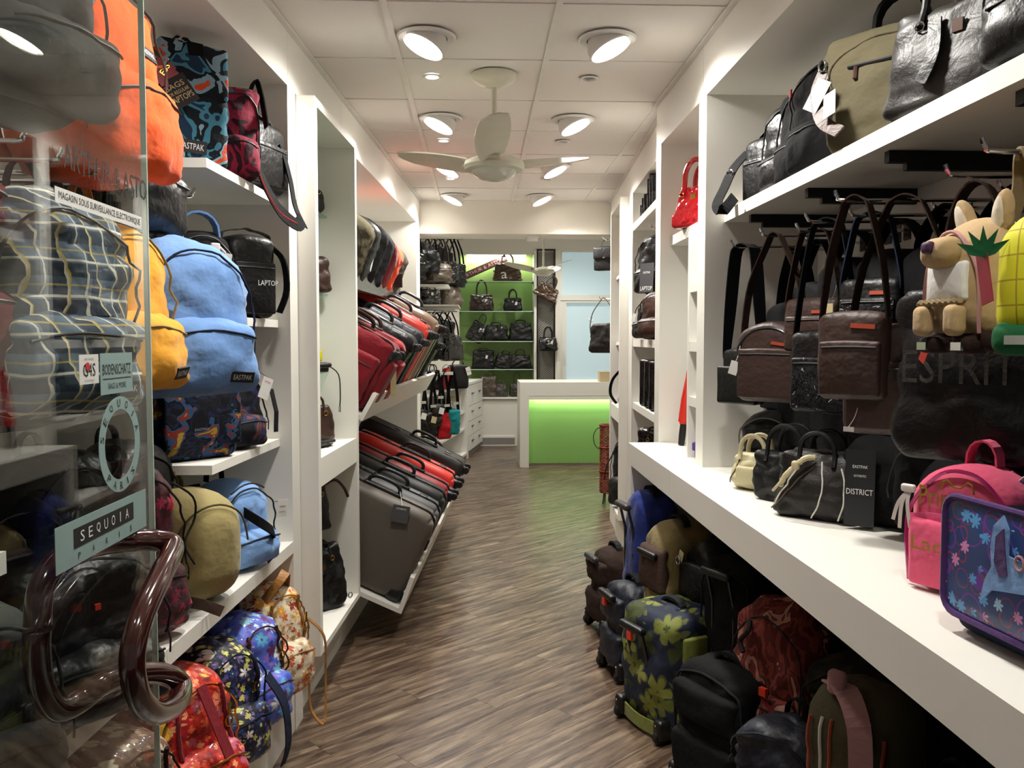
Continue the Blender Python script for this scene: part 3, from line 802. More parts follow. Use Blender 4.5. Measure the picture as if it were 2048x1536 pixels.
t = T('cubby_unit', 'white cubby unit with a narrow column of shelves, holding the red handbag', 'shelving', (1.1, 3.7, 1.0))
lpart(t, 'side_panel', BX(RX, 1.335, 4.062, 4.17, 0, 2.442)); lpart(t, 'back_panel', BX(1.32, 1.335, 3.36, 4.062, 1.0, 2.442))
lpart(t, 'shelf', BX(.925, 1.32, 3.36, 4.062, 1.955, 2.0)); lpart(t, 'divider', BX(.885, 1.32, 3.528, 3.552, 1.0, 1.955))
for z in (1.70, 1.452, 1.222):
    lpart(t, 'small_shelf', BX(.888, 1.32, 3.36, 3.528, z, z+.04))
t = T('wall_shelf_unit', 'white shelf unit with backpacks, far along the right wall', 'shelving', (1.15, 4.9, 0))
lpart(t, 'side_panel', RP(0, .41, 5.52, 5.719, 0, 2.46)); lpart(t, 'back_panel', RP(.40, .415, 4.172, 5.52, 0, 2.46)); lpart(t, 'plinth', RP(.02, .4, 4.172, 5.52, 0, .2))
for z in (2.218, 1.457, 1.046, .59):
    lpart(t, 'shelf', RP(.008, .40, 4.172, 5.52, z, z+.044))
t = T('frame_shelving', 'tall white frame unit beside the wicker basket', 'shelving', (1.15, 6.05, 0))
O3 = -.06
lpart(t, 'side_panel', RP(O3, .40, 5.722, 5.76, .25, 2.47)); lpart(t, 'side_panel', RP(O3, .40, 6.345, 6.40, .25, 2.47))
lpart(t, 'top_panel', RP(O3, .40, 5.76, 6.345, 2.435, 2.47)); lpart(t, 'bottom_panel', RP(O3, .40, 5.76, 6.345, .25, .277))
lpart(t, 'shelf', RP(O3+.004, .40, 5.76, 6.345, .923, 1.024)); lpart(t, 'back_panel', RP(.39, .402, 5.76, 6.345, .277, 2.435))
for z in (1.952, 1.462):
    lpart(t, 'shelf', RP(-.02, .39, 5.76, 6.345, z, z+.022))
lpart(t, 'plinth', RP(O3+.05, .4, 5.722, 6.40, 0, .25))
struct('wall_right_end', RP(-.0, .46, 6.402, 6.94, 0, 2.46), 'wall_paint', 'white wall end beyond the right frame unit')

# ------------------------------------------------------------------ glass door, opened flat along the left shelving
DX = -.6
d = tag(bpy.data.objects.new('door_1', None), 'open glass shop door covered with stickers, with a looped maroon handle', None, None, 'structure')
COL.objects.link(d); d.location = (DX, 1.05, 0)
def dpart(name, mb, mat, sm=False, parent=None):
    o = link(name, mb, mat, parent or d, sm); 
    if not parent: o.matrix_parent_inverse = Matrix.Translation((-DX, -1.05, 0))
    return o
dpart('glass_pane', BX(DX-.005, DX+.005, .62, 1.5465, .012, 2.2), 'door_glass')
dpart('glass_edge', BX(DX-.005, DX+.005, 1.547, 1.5505, .012, 2.2), 'glass_edge')
def DM(y, z, x=.0062): return Matrix.Translation((DX+x, y, z)) @ Matrix.Rotation(pi/2, 4, 'Z')
def sticker(name, y0, y1, z0, z1, mat, lines):
    o = dpart(name, BX(DX+.0052, DX+.0058, y0, y1, z0, z1), mat)
    for tx, yc, zc, w_, h_, m in lines:
        dpart('lettering', text_mb(tx, w_, h_, DM(yc, zc), False), m, False, o)
    return o
dpart('lettering', text_mb('ARTHUR & ASTO', .30, .036, DM(1.392, 1.765, .0055), False), 'print_black')
sticker('sticker', 1.214, 1.517, 1.694, 1.716, 'sticker_white', [('MAGASIN SOUS SURVEILLANCE ELECTRONIQUE', 1.366, 1.705, .285, .012, 'print_black')])
o = sticker('sticker', 1.272, 1.335, 1.433, 1.478, 'sticker_white', [('SECURITE', 1.303, 1.471, .03, .003, 'print_grey'), ('SYSTEM', 1.303, 1.438, .03, .003, 'print_grey')])
dpart('lettering', text_mb('G4S', .040, .020, DM(1.303, 1.4545), False), 'print_black', False, o)
dpart('red_mark', MB().lathe([(0, 0), (.0065, 0), (.0065, .0006), (0, .0006)], 14, Matrix.Translation((DX+.0066, 1.296, 1.460)) @ Matrix.Rotation(pi/2, 4, 'Y')), 'print_red', False, o)
sticker('sticker', 1.341, 1.462, 1.413, 1.479, 'sticker_teal', [('BODENSCHATZ', 1.401, 1.453, .106, .017, 'print_black'), ('BAGS & MORE', 1.401, 1.426, .066, .009, 'print_black')])
dpart('rule', BX(DX+.0059, DX+.0063, 1.349, 1.454, 1.4375, 1.4385), 'print_black')
# ring sticker
mb = MB(); N = 48; v = []; f = []
for k in range(N):
    a = 2*pi*k/N
    for rr in (.058, .079):
        for xx in (.0052, .0058): v.append((DX+xx, 1.408+rr*cos(a), 1.328+rr*1.0*sin(a)))
for k in range(N):
    j = (k+1) % N
    for a, b in ((0,1),(1,3),(3,2),(2,0)): f.append((k*4+a, k*4+b, j*4+b, j*4+a))
ring = dpart('sticker', mb.add(v, f), 'sticker_teal')
for chs, a0, st, flip in (('SEQUOIA', R(168), R(-25), 1), ('PARIS', R(228), R(21), -1)):
    for i, ch in enumerate(chs):
        a = a0 + i*st
        if ch == 'I': wd = .003
        else: wd = .011
        M = DM(1.408+.0685*cos(a), 1.328+.0685*sin(a)) @ Matrix.Rotation(-(a-pi/2) if flip > 0 else -(a+pi/2), 4, 'Y')
        dpart('lettering', text_mb(ch, wd, .0125, M, False), 'print_black', False, ring)
o = sticker('sticker', 1.187, 1.507, 1.169, 1.236, 'sticker_teal', [])
bb = dpart('black_band', BX(DX+.0059, DX+.0063, 1.24, 1.452, 1.194, 1.223), 'print_black', False, o)
for i, ch in enumerate('SEQUOIA'):
    dpart('lettering', text_mb(ch, .003 if ch == 'I' else .013, .0165, DM(1.266+i*.0265, 1.2085, .0067), False), 'print_white', False, o)
for i, ch in enumerate('PARIS'):
    dpart('lettering', text_mb(ch, .002 if ch == 'I' else .0075, .0095, DM(1.256+i*.046, 1.181, .0063), False), 'print_black', False, o)
# handle: one closed tube loop that passes through the pane
HP = [(-.655, 1.25, 1.078), (-.655, 1.267, 1.133), (-.65, 1.327, 1.163), (-.635, 1.415, 1.159), (-.612, 1.469, 1.151), (-.58, 1.496, 1.146), (-.552, 1.515, 1.13), (-.535, 1.413, 1.106), (-.53, 1.315, 1.066), (-.53, 1.278, 1.013),
      (-.53, 1.3, .945), (-.53, 1.366, .891), (-.54, 1.482, .854), (-.558, 1.559, .857), (-.575, 1.516, .896), (-.602, 1.446, .923), (-.622, 1.382, .934), (-.64, 1.342, .923), (-.652, 1.295, .93), (-.658, 1.264, .974), (-.658, 1.252, 1.029)]
dpart('door_handle', MB().tube(smooth(HP, 6, True), .0195, 16, True), 'handle_maroon', True)
# ------------------------------------------------------------------ bag builders (front is -y, base at z = 0)
def backpack(label, loc, rz, w, d, h, mat, trim='cloth_black', rx=0, ry=0, name='backpack', cat='backpack', text=None, pocket=True, arch=.10, bulge=.02, straps=True,
             group=None, pm=None, wr=.007, zipm='zip_black', loop=True, ptext=None, r=None, side_pocket=False, pz=.03, ph=.42, zipper=True, gusset=None, hang_z=None):
    t = T(name, label, cat, loc, rz, rx, ry, group)
    b, f = t.soft('body', w, d, h, mat, body=True, r=r or min(d*.42, .085), arch=arch, bulge=bulge, xb=.006, wr=wr, m=(16,6,16))
    if zipper:
        t.seam('zip', [(-w*.44, h*.40), (-w*.44, h*.62), (-w*.36, h*.80), (-w*.15, h*.90), (w*.15, h*.90), (w*.36, h*.80), (w*.44, h*.62), (w*.44, h*.40)], .0030, zipm)
        p = f(w*.44, h*.42)
        t.tube('zip_pull', [p, (p[0]+.004, p[1]-.004, p[2]-.02), (p[0]+.003, p[1]-.003, p[2]-.05)], .0022, 'cord_black', 5)
    if gusset:
        t.seam('side_zip', [(-w*.30, h*.93), (0, h*.97), (w*.30, h*.93)], .003, gusset)
    if pocket:
        pd = d*.36; py = -(d/2+bulge*.40) - pd*.16
        pb, pf = t.soft('front_pocket', w*.87, pd, h*ph, pm or mat, c=(0, py, h*pz), r=min(pd*.48, .05), arch=.10, bulge=.03, taper=.06, wr=wr*.9, m=(13,4,9))
        t.seam('pocket_zip', [(-w*.38, h*(pz+ph*.78)), (0, h*(pz+ph*.82)), (w*.38, h*(pz+ph*.78))], .0028, zipm, pf, parent=pb)
        if text: t.patch(w*.22, h*(pz+.10), .062, .028, 'patch_black', text, f=pf, parent=pb)
    elif text: t.patch(w*.16, h*.14, .062, .028, 'patch_black', text)
    if loop:
        t.ribbon('top_loop', [(x, y+d*.30, z) for x, y, z in arc((-.035, 0, h*.97), (.035, 0, h*.97), .055 if hang_z is None else hang_z-loc[2]-h*.97+.004, 9)], .022, .004, trim, wd=(0,1,0))
    if straps:
        for sx in (-1, 1):
            t.ribbon('shoulder_strap', smooth([(sx*.05, d*.44, h*.93), (sx*.075, d/2+.035, h*.86), (sx*.10, d/2+.05, h*.6), (sx*w*.38, d/2+.03, h*.25), (sx*w*.42, d*.44, h*.08)], 4), .05, .010, trim)
    return t, f

def handbag(label, loc, rz, w, d, h, mat, hh=.10, hr=.006, hs=2, taper=.18, dt=.25, rx=0, ry=0, name='handbag', cat='handbag', hm=None, clasp='brass', tagm=None, bulge=.012, wr=.008, r=.03,
            group=None, spread=.5, sag=.04, seams=None, hw=0, zipm=None, arch=0, quilt=0, foot=True):
    t = T(name, label, cat, loc, rz, rx, ry, group)
    b, f = t.soft('body', w, d, h, mat, body=True, r=r, taper=taper, dtaper=dt, bulge=bulge, sag=sag, wr=wr, arch=arch, quilt=quilt, m=(14,5,12) if not quilt else (24,5,20))
    hm = hm or mat
    k = w*(1-taper)*spread/2
    for i in range(hs):
        sd = -1 if i == 0 else 1
        p0 = f(-k/(1-taper)*.98, h*.80, .004, sd); p1 = f(k/(1-taper)*.98, h*.80, .004, sd)
        y = p0[1]
        pts = [p0] + [(x, y*.75, z) for x, yy, z in arc((-k, y, h*.97), (k, y, h*.97), hh)] + [p1]
        hd = t.tube('handle', smooth(pts, 3), hr, hm, 8) if not hw else t.ribbon('handle', smooth(pts, 3), hw, .005, hm, wd=(0,1,0))
        if clasp and w > .16:
            for p in (p0, p1):
                t.add('handle_ring', MB().tube([(p[0]+.011*cos(a*pi/4), p[1]+sd*.003, p[2]+.011*sin(a*pi/4)) for a in range(8)], .002, 6, True), clasp, True, hd)
    if clasp:
        p = f(0, h*.72, .003)
        t.box('clasp', p[0]-.012, p[0]+.012, p[1]-.004, p[1]+.004, p[2]-.015, p[2]+.012, clasp)
    if zipm: t.seam('zip', [(-w*.34, h*.6), (0, h*.61), (w*.34, h*.6)], .003, zipm)
    for s_ in seams or []:
        t.seam('piping', s_[0], .0024, s_[1])
    if tagm:
        p = f(w*.22, h*.80, .006)
        t.card((p[0], p[1]-.004, p[2]-.02), .030, .048, tagm, .12, .25, .1, cord=p)
    return t, f

def sling(label, loc, rz, w, d, h, mat, rise, trim=None, sw=.028, name='crossbody_bag', cat='bag', pocket=True, text=None, tm='patch_red', zipm='zip_black', group=None, wr=.005, taper=0, arch=.03, gap=.05,
          rx=0, ry=0, hookdy=0, pm=None, double=False, bulge=.012, strapx=None, tagcard=None):
    """a bag hanging from a hook by its long strap; rise is the height of the hook above the bag's top"""
    t = T(name, label, cat, loc, rz, rx, ry, group)
    b, f = t.soft('body', w, d, h, mat, body=True, r=min(d*.4, .03), arch=arch, bulge=bulge, wr=wr, taper=taper, m=(13,4,12))
    trim = trim or mat
    sx = strapx or w*.46
    ty = hookdy
    for k in range(2 if double else 1):
        o = (k-.5)*.03 if double else 0
        pts = [(-sx, 0, h*.80), (-sx*1.0, o*.3, h*.98), (-sx*.8, ty*.5+o, h+rise*.45), (-gap*.9, ty+o, h+rise*.9), (-gap*.55, ty+o, h+rise*.985), (0, ty+o, h+rise+.006), (gap*.55, ty+o, h+rise*.985), (gap*.9, ty+o, h+rise*.9), (sx*.8, ty*.5+o, h+rise*.45), (sx, o*.3, h*.98), (sx, 0, h*.80)]
        t.ribbon('shoulder_strap', smooth(pts, 4), sw, .0035, trim, wd=(0,1,0))
    if pocket:
        pd = .018
        pb, pf = t.soft('front_pocket', w*.86, pd, h*.62, pm or mat, c=(0, -d/2-bulge*.6-.002, h*.05), r=.008, bulge=.006, wr=wr*.7, arch=.02, m=(7,2,6))
        t.seam('pocket_zip', [(-w*.38, h*.60), (w*.38, h*.60)], .0028, zipm, pf, parent=pb)
        if text is not None: t.patch(w*.18, h*.74, .045, .010, tm)
    if arch > .08:
        t.seam('zip', [(-w*.44, h*.55), (-w*.40, h*.78), (-w*.2, h*.92), (w*.2, h*.92), (w*.40, h*.78), (w*.44, h*.55)], .003, zipm)
    if tagcard:
        p = f(-w*.40, h*.75, .004)
        t.card((p[0]-.01, p[1]-.01, p[2]-.05), .028, .045, tagcard, .1, .3, .2, cord=p, cordmat='cord_white')
    return t, f

def tote(label, loc, rz, w, d, h, mat, hl, name='tote_bag', cat='bag', hm=None, hw=.03, rx=0, group=None, taper=-.05, wr=.012):
    t = T(name, label, cat, loc, rz, rx, 0, group)
    b, f = t.soft('body', w, d, h, mat, body=True, r=min(.03, d*.4), bulge=.012, taper=taper, dtaper=.5, wr=wr, wf=7, m=(16,4,18))
    for sd in (-1, 1):
        pts = [f(-w*.22, h*.92, .002, sd)] + arc((-w*.20, sd*.01, h*.98), (w*.20, sd*.01, h*.98), hl, 9) + [f(w*.22, h*.92, .002, sd)]
        t.ribbon('handle', smooth(pts, 3), hw, .004, hm or mat, wd=(0,1,0))
    return t, f

def suitcase(label, loc, ry, w, h, th, mat, trim='plastic_black', name='suitcase', hard=True, ribs=0, tagm=None, group='suitcases on the tilted trays', hx=0, lock=True, corner=False, rz=LROT, wheels=True, handle_mat=None, cr=.075, piping=None, pockets=False):
    """stands on its long side: w along x, thickness along y, broad face -y"""
    t = T(name, label, 'suitcase', loc, rz, 0, ry, group)
    half = th*.48
    if hard:
        for s_, nm in ((-1, 'front_shell'), (1, 'rear_shell')):
            c = (0, s_*(th-half)/2, 0)
            mb, fr = soft_mesh(w, half, h, r=cr*.55, m=(8,2,8), wr=0, bulge=.012)
            # round the outline corners
            V = []
            for x, y, z in mb.v:
                ax, az = abs(x)-(w/2-cr), abs(z-h/2)-(h/2-cr)
                if ax > 0 and az > 0:
                    l = hypot(ax, az); m_ = max(ax, az)
                    k = m_/l if l > 1e-6 else 1
                    x = math.copysign(w/2-cr+ax*k, x); z = h/2+math.copysign(h/2-cr+az*k, z-h/2)
                V.append((x, y+c[1], z))
            mb.v = V
            if ribs:
                for i, (x, y, z) in enumerate(mb.v):
                    q = sin(x/w*2*pi*ribs)
                    g = -.004 if q > .86 else 0
                    mb.v[i] = (x, y - math.copysign(g, y)*1, z + (g*1.5 if z > h*.9 else 0))
            t.add(nm, mb, mat)
        def ring(o, r_, nm, m_):
            pts = []
            for cx, cz, a0 in ((w/2-cr, h-cr, 0), (-(w/2-cr), h-cr, 90), (-(w/2-cr), cr, 180), (w/2-cr, cr, 270)):
                for k in range(6):
                    a = R(a0+k*18)
                    pts.append((cx+(cr+o)*cos(a), 0, cz+(cr+o)*sin(a)))
            t.tube(nm, pts, r_, m_, 8, True)
        ring(-.004, .006, 'frame_seam', trim)
        if ribs:
            for k in range(1, ribs*2):
                x = -w/2 + w*k/(ribs*2)
                t.tube('rib', [(x, -th*.46, h*.97), (x, -th*.25, h*1.002), (x, th*.25, h*1.002), (x, th*.46, h*.97)], .0035, 'gunmetal', 6)
    else:
        b, f = t.soft('body', w, th, h, mat, body=True, r=.045, bulge=.016, wr=.008, m=(14,6,12))
        for yy in (-th*.36, th*.36):
            pts = []
            for cx, cz, a0 in ((w/2-.05, h-.05, 0), (-(w/2-.05), h-.05, 90), (-(w/2-.05), .05, 180), (w/2-.05, .05, 270)):
                for k in range(5):
                    a = R(a0+k*22.5); pts.append((cx+.049*cos(a), yy, cz+.049*sin(a)))
            t.tube('piping', pts, .004, piping or trim, 6, True)
        if pockets:
            pb, pf = t.soft('front_pocket', w*.62, .05, h*.62, mat, c=(w*.12, -th/2-.02, h*.12), r=.02, bulge=.012, wr=.008, m=(6,2,6))
            t.seam('pocket_zip', [(w*.12-w*.27, h*.60), (w*.12+w*.27, h*.60)], .003, 'zip_black', pf, parent=pb)
            t.soft('side_pocket', .05, th*.7, h*.6, mat, c=(w/2+.012, 0, h*.16), r=.018, bulge=.01, wr=.006, m=(3,4,6))
    # top handle with its mount
    hm = handle_mat or trim
    mt, _ = t.soft('handle_mount', .21, .045, .022, trim, c=(hx, 0, h-.008), r=.010, wr=0, m=(4,2,2))
    t.tube('handle', smooth([(hx-.085, 0, h+.01), (hx-.082, 0, h+.032), (hx-.055, 0, h+.05), (hx, 0, h+.054), (hx+.055, 0, h+.05), (hx+.082, 0, h+.032), (hx+.085, 0, h+.01)], 4), .0105, hm, 10, parent=mt)
    if lock:
        for sx in (-1, 1):
            t.soft('latch', .045, .05, .014, 'gunmetal', c=(hx+sx*.19, 0, h-.006), r=.005, wr=0, m=(2,2,2))
    if corner:
        for sx in (1,):
            t.soft('corner_guard', .085, th*1.03, .085, 'plastic_black', c=(w/2-.046, 0, -.002), r=.03, wr=0, m=(3,3,3))
        t.soft('side_foot', .012, .05, .06, 'plastic_black', c=(w/2+.003, -th*.2, h*.62), r=.005, wr=0, m=(2,2,2))
    if wheels:
        for sy in (-1, 1):
            wh = t.soft('wheel_housing', .05, .045, .06, 'plastic_black', c=(w/2-.005, sy*th*.30, h-.085), r=.016, wr=0, m=(2,2,2))[0]
            t.add('wheel', MB().lathe([(0, -.011), (.019, -.011), (.022, -.006), (.022, .006), (.019, .011), (0, .011)], 16, Matrix.Translation((w/2+.022, sy*th*.30, h-.045)) @ Matrix.Rotation(pi/2, 4, 'X')), 'rubber', True, wh)
    if tagm:
        t.card((hx+.13, -th/2-.016, h-.005), .085, .085, tagm, R(-6), R(-14), R(4), cord=(hx+.082, 0, h+.03), lines=[('AUTHENTIC', .6, -.2, .10)], tmat='print_white', cordmat='cord_white')
    return t

def trolley(label, loc, rz, w, d, h, mat, ry=0, rx=0, name='trolley_bag', grip='plastic_black', top='front', tagm=None, pm=None, wheels=True, pocket=True, wr=.008, arch=.04, flap=None, piping=None, gripz=.80, redtag=False, group='wheeled bags under the bench', back=None, gx=0, handle=True):
    """wheeled soft bag; the broad back with the pull-grip is -y"""
    t = T(name, label, 'trolley bag', loc, rz, rx, ry, group)
    b, f = t.soft('body', w, d, h-.03, mat, c=(0, 0, .03), body=True, r=.05, arch=arch, bulge=.02, wr=wr, m=(13,7,15))
    if pocket:
        t.soft('upper_pocket', w*.8, .05, h*.26, pm or mat, c=(0, -d/2-.012, h*.60), r=.022, bulge=.012, wr=wr, m=(6,2,4))
        t.soft('lower_pocket', w*.8, .05, h*.36, pm or mat, c=(0, -d/2-.014, h*.14), r=.022, bulge=.012, wr=wr, m=(6,2,5))
    if grip:
        z = h*gripz; y = -d/2-.045
        g = t.soft('pull_grip', .15, .035, .030, grip, c=(gx, y, z), r=.012, wr=0, m=(4,2,2))[0]
        for sx in (-1, 1):
            t.tube('pull_rod', [(gx+sx*.055, y+.008, z), (gx+sx*.055, -d/2-.012, z-.10), (gx+sx*.055, -d/2-.006, h*.2)], .0065, 'gunmetal', 8, parent=g)
    if handle:
        t.ribbon('top_handle', [(x, 0, z) for x, y, z in arc((-.06, 0, h*.975), (.06, 0, h*.975), .038, 9)], .03, .010, 'cloth_charcoal', wd=(0,1,0))
    if piping:
        t.seam('piping', [(-w*.45, h*.12), (-w*.45, h*.8), (-w*.3, h*.93), (w*.3, h*.93), (w*.45, h*.8), (w*.45, h*.12)], .004, piping)
    if wheels:
        for sx in (-1, 1):
            wh = t.soft('wheel_housing', .05, .07, .08, 'plastic_black', c=(sx*w*.38, -d/2-.006, .015), r=.018, wr=0, m=(2,2,2))[0]
            t.add('wheel', MB().lathe([(0, -.013), (.025, -.013), (.030, -.008), (.030, .008), (.025, .013), (0, .013)], 18, Matrix.Translation((sx*w*.38, -d/2-.02, .030)) @ Matrix.Rotation(pi/2, 4, 'Y')), 'rubber', True, wh)
            t.add('rivet', MB().lathe([(0, 0), (.004, 0), (.003, .002), (0, .0025)], 8, Matrix.Translation((sx*w*.38, -d/2-.042, .075)) @ Matrix.Rotation(pi/2, 4, 'X')), 'chrome', True, wh)
    if redtag: t.box('red_clip', gx-.014, gx+.014, -d/2-.062, -d/2-.05, h*gripz-.03, h*gripz+.002, 'orange_red_plastic')
    if tagm: t.card((w*.2, -d/2-.05, h*.55), .05, .09, tagm, R(-10), R(12), 0, cord=(w*.12, -d/2-.02, h*.66))
    return t, f

def wallet(label, loc, rz, w, d, h, mat, rx=0, ry=0, name='clutch', cat='clutch', group=None, strap=False):
    t = T(name, label, cat, loc, rz, rx, ry, group)
    b, f = t.soft('body', w, d, h, mat, body=True, r=min(.012, d*.4), bulge=.006, wr=.003, m=(6,2,5))
    t.soft('flap', w*.97, d*.3, h*.5, mat, c=(0, -d/2-d*.08, h*.47), r=d*.12, bulge=.003, wr=.002, m=(5,2,4))
    t.box('clasp', -.009, .009, -d/2-d*.30-.006, -d/2, h*.48, h*.54, 'chrome')
    if strap: t.ribbon('wrist_strap', smooth([(w*.48, 0, h*.9), (w*.62, 0, h*.6), (w*.60, 0, h*.1), (w*.5, 0, h*.25)], 4), .012, .003, mat, wd=(0,1,0))
    return t, f
# ------------------------------------------------------------------ LEFT SIDE
H = pi/2
# top row behind the glass
t, f = backpack('charcoal backpack with rounded base, top left behind the glass door', (-.80, 1.44, 1.86), R(72), .30, .20, .36, 'cloth_dgrey', wr=.009, text=None, hang_z=2.30)
t, f = backpack('bright orange backpack with buckled side strap, high behind the glass door', (-.880, 1.93, 1.845), R(78), .32, .20, .45, 'cloth_orange', trim='cloth_orange', wr=.009, bulge=.03, ph=.50, hang_z=2.335)
pb = [o for o in t.o.children if o.name.startswith('front_pocket')][0]
t.patch(.05, .30, .062, .030, 'patch_black', 'EASTPAK')
for z in (.33,):
    t.ribbon('compression_strap', smooth([(-.15, .06, z), (-.172, .03, z), (-.172, -.05, z), (-.14, -.11, z-.01)], 4), .026, .004, 'cloth_gusset', wd=(0,0,1))
    t.soft('buckle', .014, .045, .032, 'plastic_black', c=(-.176, -.005, z-.016), r=.005, wr=0, m=(2,2,2))
t.seam('side_seam', [(-.13, .02), (-.135, .2), (-.13, .40)], .003, 'cloth_rust')
t, f = backpack('black nylon backpack tucked under the orange one', (-.93, 2.22, 1.76), R(70), .30, .16, .40, 'nylon_black', hang_z=2.20)
# on the top shelf
t, f = backpack('teal and orange camouflage print laptop bag on the top left shelf', (-.905, 2.68, 2.031), R(38), .21, .13, .37, 'camo_teal', name='laptop_bag', cat='bag', pocket=False, arch=.03, bulge=.012, zipper=False, straps=False, r=.03)
t.patch(-.01, .055, .088, .038, 'patch_black', 'EASTPAK')
t.box('buckle_strap', -.022, .022, -.088, -.07, .245, .362, 'cloth_black')
t.soft('front_flap', .208, .03, .16, 'camo_teal', c=(0, -.064, .205), r=.012, bulge=.012, wr=.004, m=(6,2,4))
t.card((-.085, -.105, .235), .085, .09, 'card_black', R(-8), R(-32), R(-20), lines=[('BAGS', .7, -.28, .18), ('FOR REGULAR', .8, -.5, .13), ('LAPTOPS', .85, -.72, .2)], tmat='sandcol', cord=(-.06, -.09, .25), name='swing_tag')
mb = MB(); pts = []
for k in range(32):
    a = 2*pi*k/32; rr = .046 if k % 2 else .038
    pts.append((rr*cos(a), rr*sin(a)))
mb.quadbox(pts, -.001, .001); mb.v = [tuple(Matrix.Translation((-.10, -.10, .25)) @ Matrix.Rotation(R(80), 4, 'X') @ Vector(p)) for p in mb.v]
st_ = t.add('burst_tag', mb, 'card_red', False)
t.add('lettering', text_mb('LESS', .05, .016, Matrix.Translation((-.10, -.1025, .255)) @ Matrix.Rotation(R(-60), 4, 'Y')), 'print_gold', False, st_)
t, f = backpack('burgundy print shoulder bag beside the teal one, top left shelf', (-.825, 2.86, 2.031), R(40), .17, .09, .30, 'camo_burgundy', name='shoulder_bag', cat='bag', pocket=True, arch=.02, straps=False, r=.025, loop=False)
t.ribbon('shoulder_strap', smooth([(.06, 0, .27), (.085, -.01, .34), (.10, -.02, .30), (.10, -.06, .18)], 4), .03, .004, 'cloth_black', wd=(0,1,0))
t, f = sling('black laptop case with a red-edged strap dangling over the top left shelf', (-.80, 3.06, 2.031), R(72), .30, .085, .25, 'nylon_black', .02, name='laptop_case', pocket=True, gap=.03, arch=.03, tagcard=None, strapx=.10)
t.ribbon('hanging_strap', smooth([(-.13, -.05, .20), (-.135, -.085, .10), (-.10, -.105, .0), (-.05, -.13, -.08), (.0, -.165, -.125), (.05, -.16, -.10)], 5), .05, .004, 'cloth_black', wd=(.3,.3,1))
t.ribbon('hanging_strap', smooth([(.10, -.05, .18), (.115, -.075, .06), (.105, -.10, -.04), (.06, -.16, -.12)], 5), .045, .004, 'cloth_black', wd=(1,.2,0))
t.tube('strap_edging', smooth([(-.145, -.058, .19), (-.152, -.095, .09), (-.12, -.115, -.01), (-.068, -.14, -.09), (-.02, -.178, -.125)], 5), .003, 'print_red', 6)
# middle row
t, f = backpack('wine tartan backpack behind the plaid one, left edge of view', (-.99, 1.60, 1.42), R(66), .28, .15, .40, 'cloth_tartan_red', hang_z=1.87)
t, f = backpack('blue and cream plaid backpack hanging behind the glass door', (-.875, 1.72, 1.345), R(58), .31, .17, .45, 'plaid', trim='cloth_navy', text='EASTPAK', wr=.012, bulge=.028, hang_z=1.86)
t, f = backpack('mustard yellow backpack hanging by the glass door edge', (-.862, 1.96, 1.372), R(74), .30, .17, .40, 'cloth_yellow', trim='cloth_yellow', text='EASTPAK', wr=.009, bulge=.024, ph=.45, zipm='cloth_khaki', hang_z=1.86)
t.seam('side_seam', [(-.125, .02), (-.13, .2), (-.125, .33)], .0025, 'cloth_khaki')
t, f = backpack('sky blue backpack with a big front pocket, hanging left of centre', (-.775, 2.22, 1.352), R(46), .32, .19, .41, 'cloth_blue', trim='cloth_blue', text='EASTPAK', wr=.009, bulge=.035, arch=.16, ph=.47, zipm='cloth_navy', hang_z=1.85)
t, f = backpack('black backpack hanging deep behind the sky blue one', (-1.02, 2.38, 1.42), R(72), .30, .16, .42, 'nylon_black', hang_z=1.90)
t, f = backpack('black bag with slate blue handle on the second left shelf', (-.90, 2.72, 1.576), R(42), .20, .12, .27, 'cloth_black', name='sports_bag', cat='bag', arch=.05, straps=False, loop=False)
t.ribbon('carry_handle', [(x, y-.03, z) for x, y, z in arc((-.07, 0, .25), (.06, 0, .25), .075, 9)], .035, .007, 'cloth_blue', wd=(0,1,0))
p = f(.05, .22, .004); t.card((p[0]+.015, p[1]-.012, p[2]-.02), .035, .055, 'card_white', .1, .1, .1, cord=p, text='EASTPAK', tmat='print_red')
kr = t.soft('key_figure', .03, .012, .05, 'pearl', c=(.02, -.10, .175), r=.006, wr=0, m=(2,2,2))[0]
t.tube('figure_legs', [(.012, -.10, .18), (.006, -.105, .15)], .005, 'pearl', 6, parent=kr); t.tube('figure_arm', [(.032, -.10, .215), (.05, -.105, .195)], .004, 'pearl', 6, parent=kr)
t, f = sling('black laptop case with white LAPTOP lettering on the second left shelf', (-.815, 2.98, 1.576), R(44), .18, .11, .29, 'nylon_black', .015, name='laptop_case', arch=.06, tm='patch_black', strapx=.09, gap=.05)
pp = f(.045, .15, .022); t.add('lettering', text_mb('LAPTOP', .075, .018, Matrix.Translation((.035, pp[1]-.004, .12))), 'print_white', False)
t.ribbon('side_strap', smooth([(.095, -.02, .25), (.12, -.05, .2), (.125, -.06, .1), (.10, -.05, .02)], 4), .035, .005, 'cloth_black', wd=(0,1,.2))
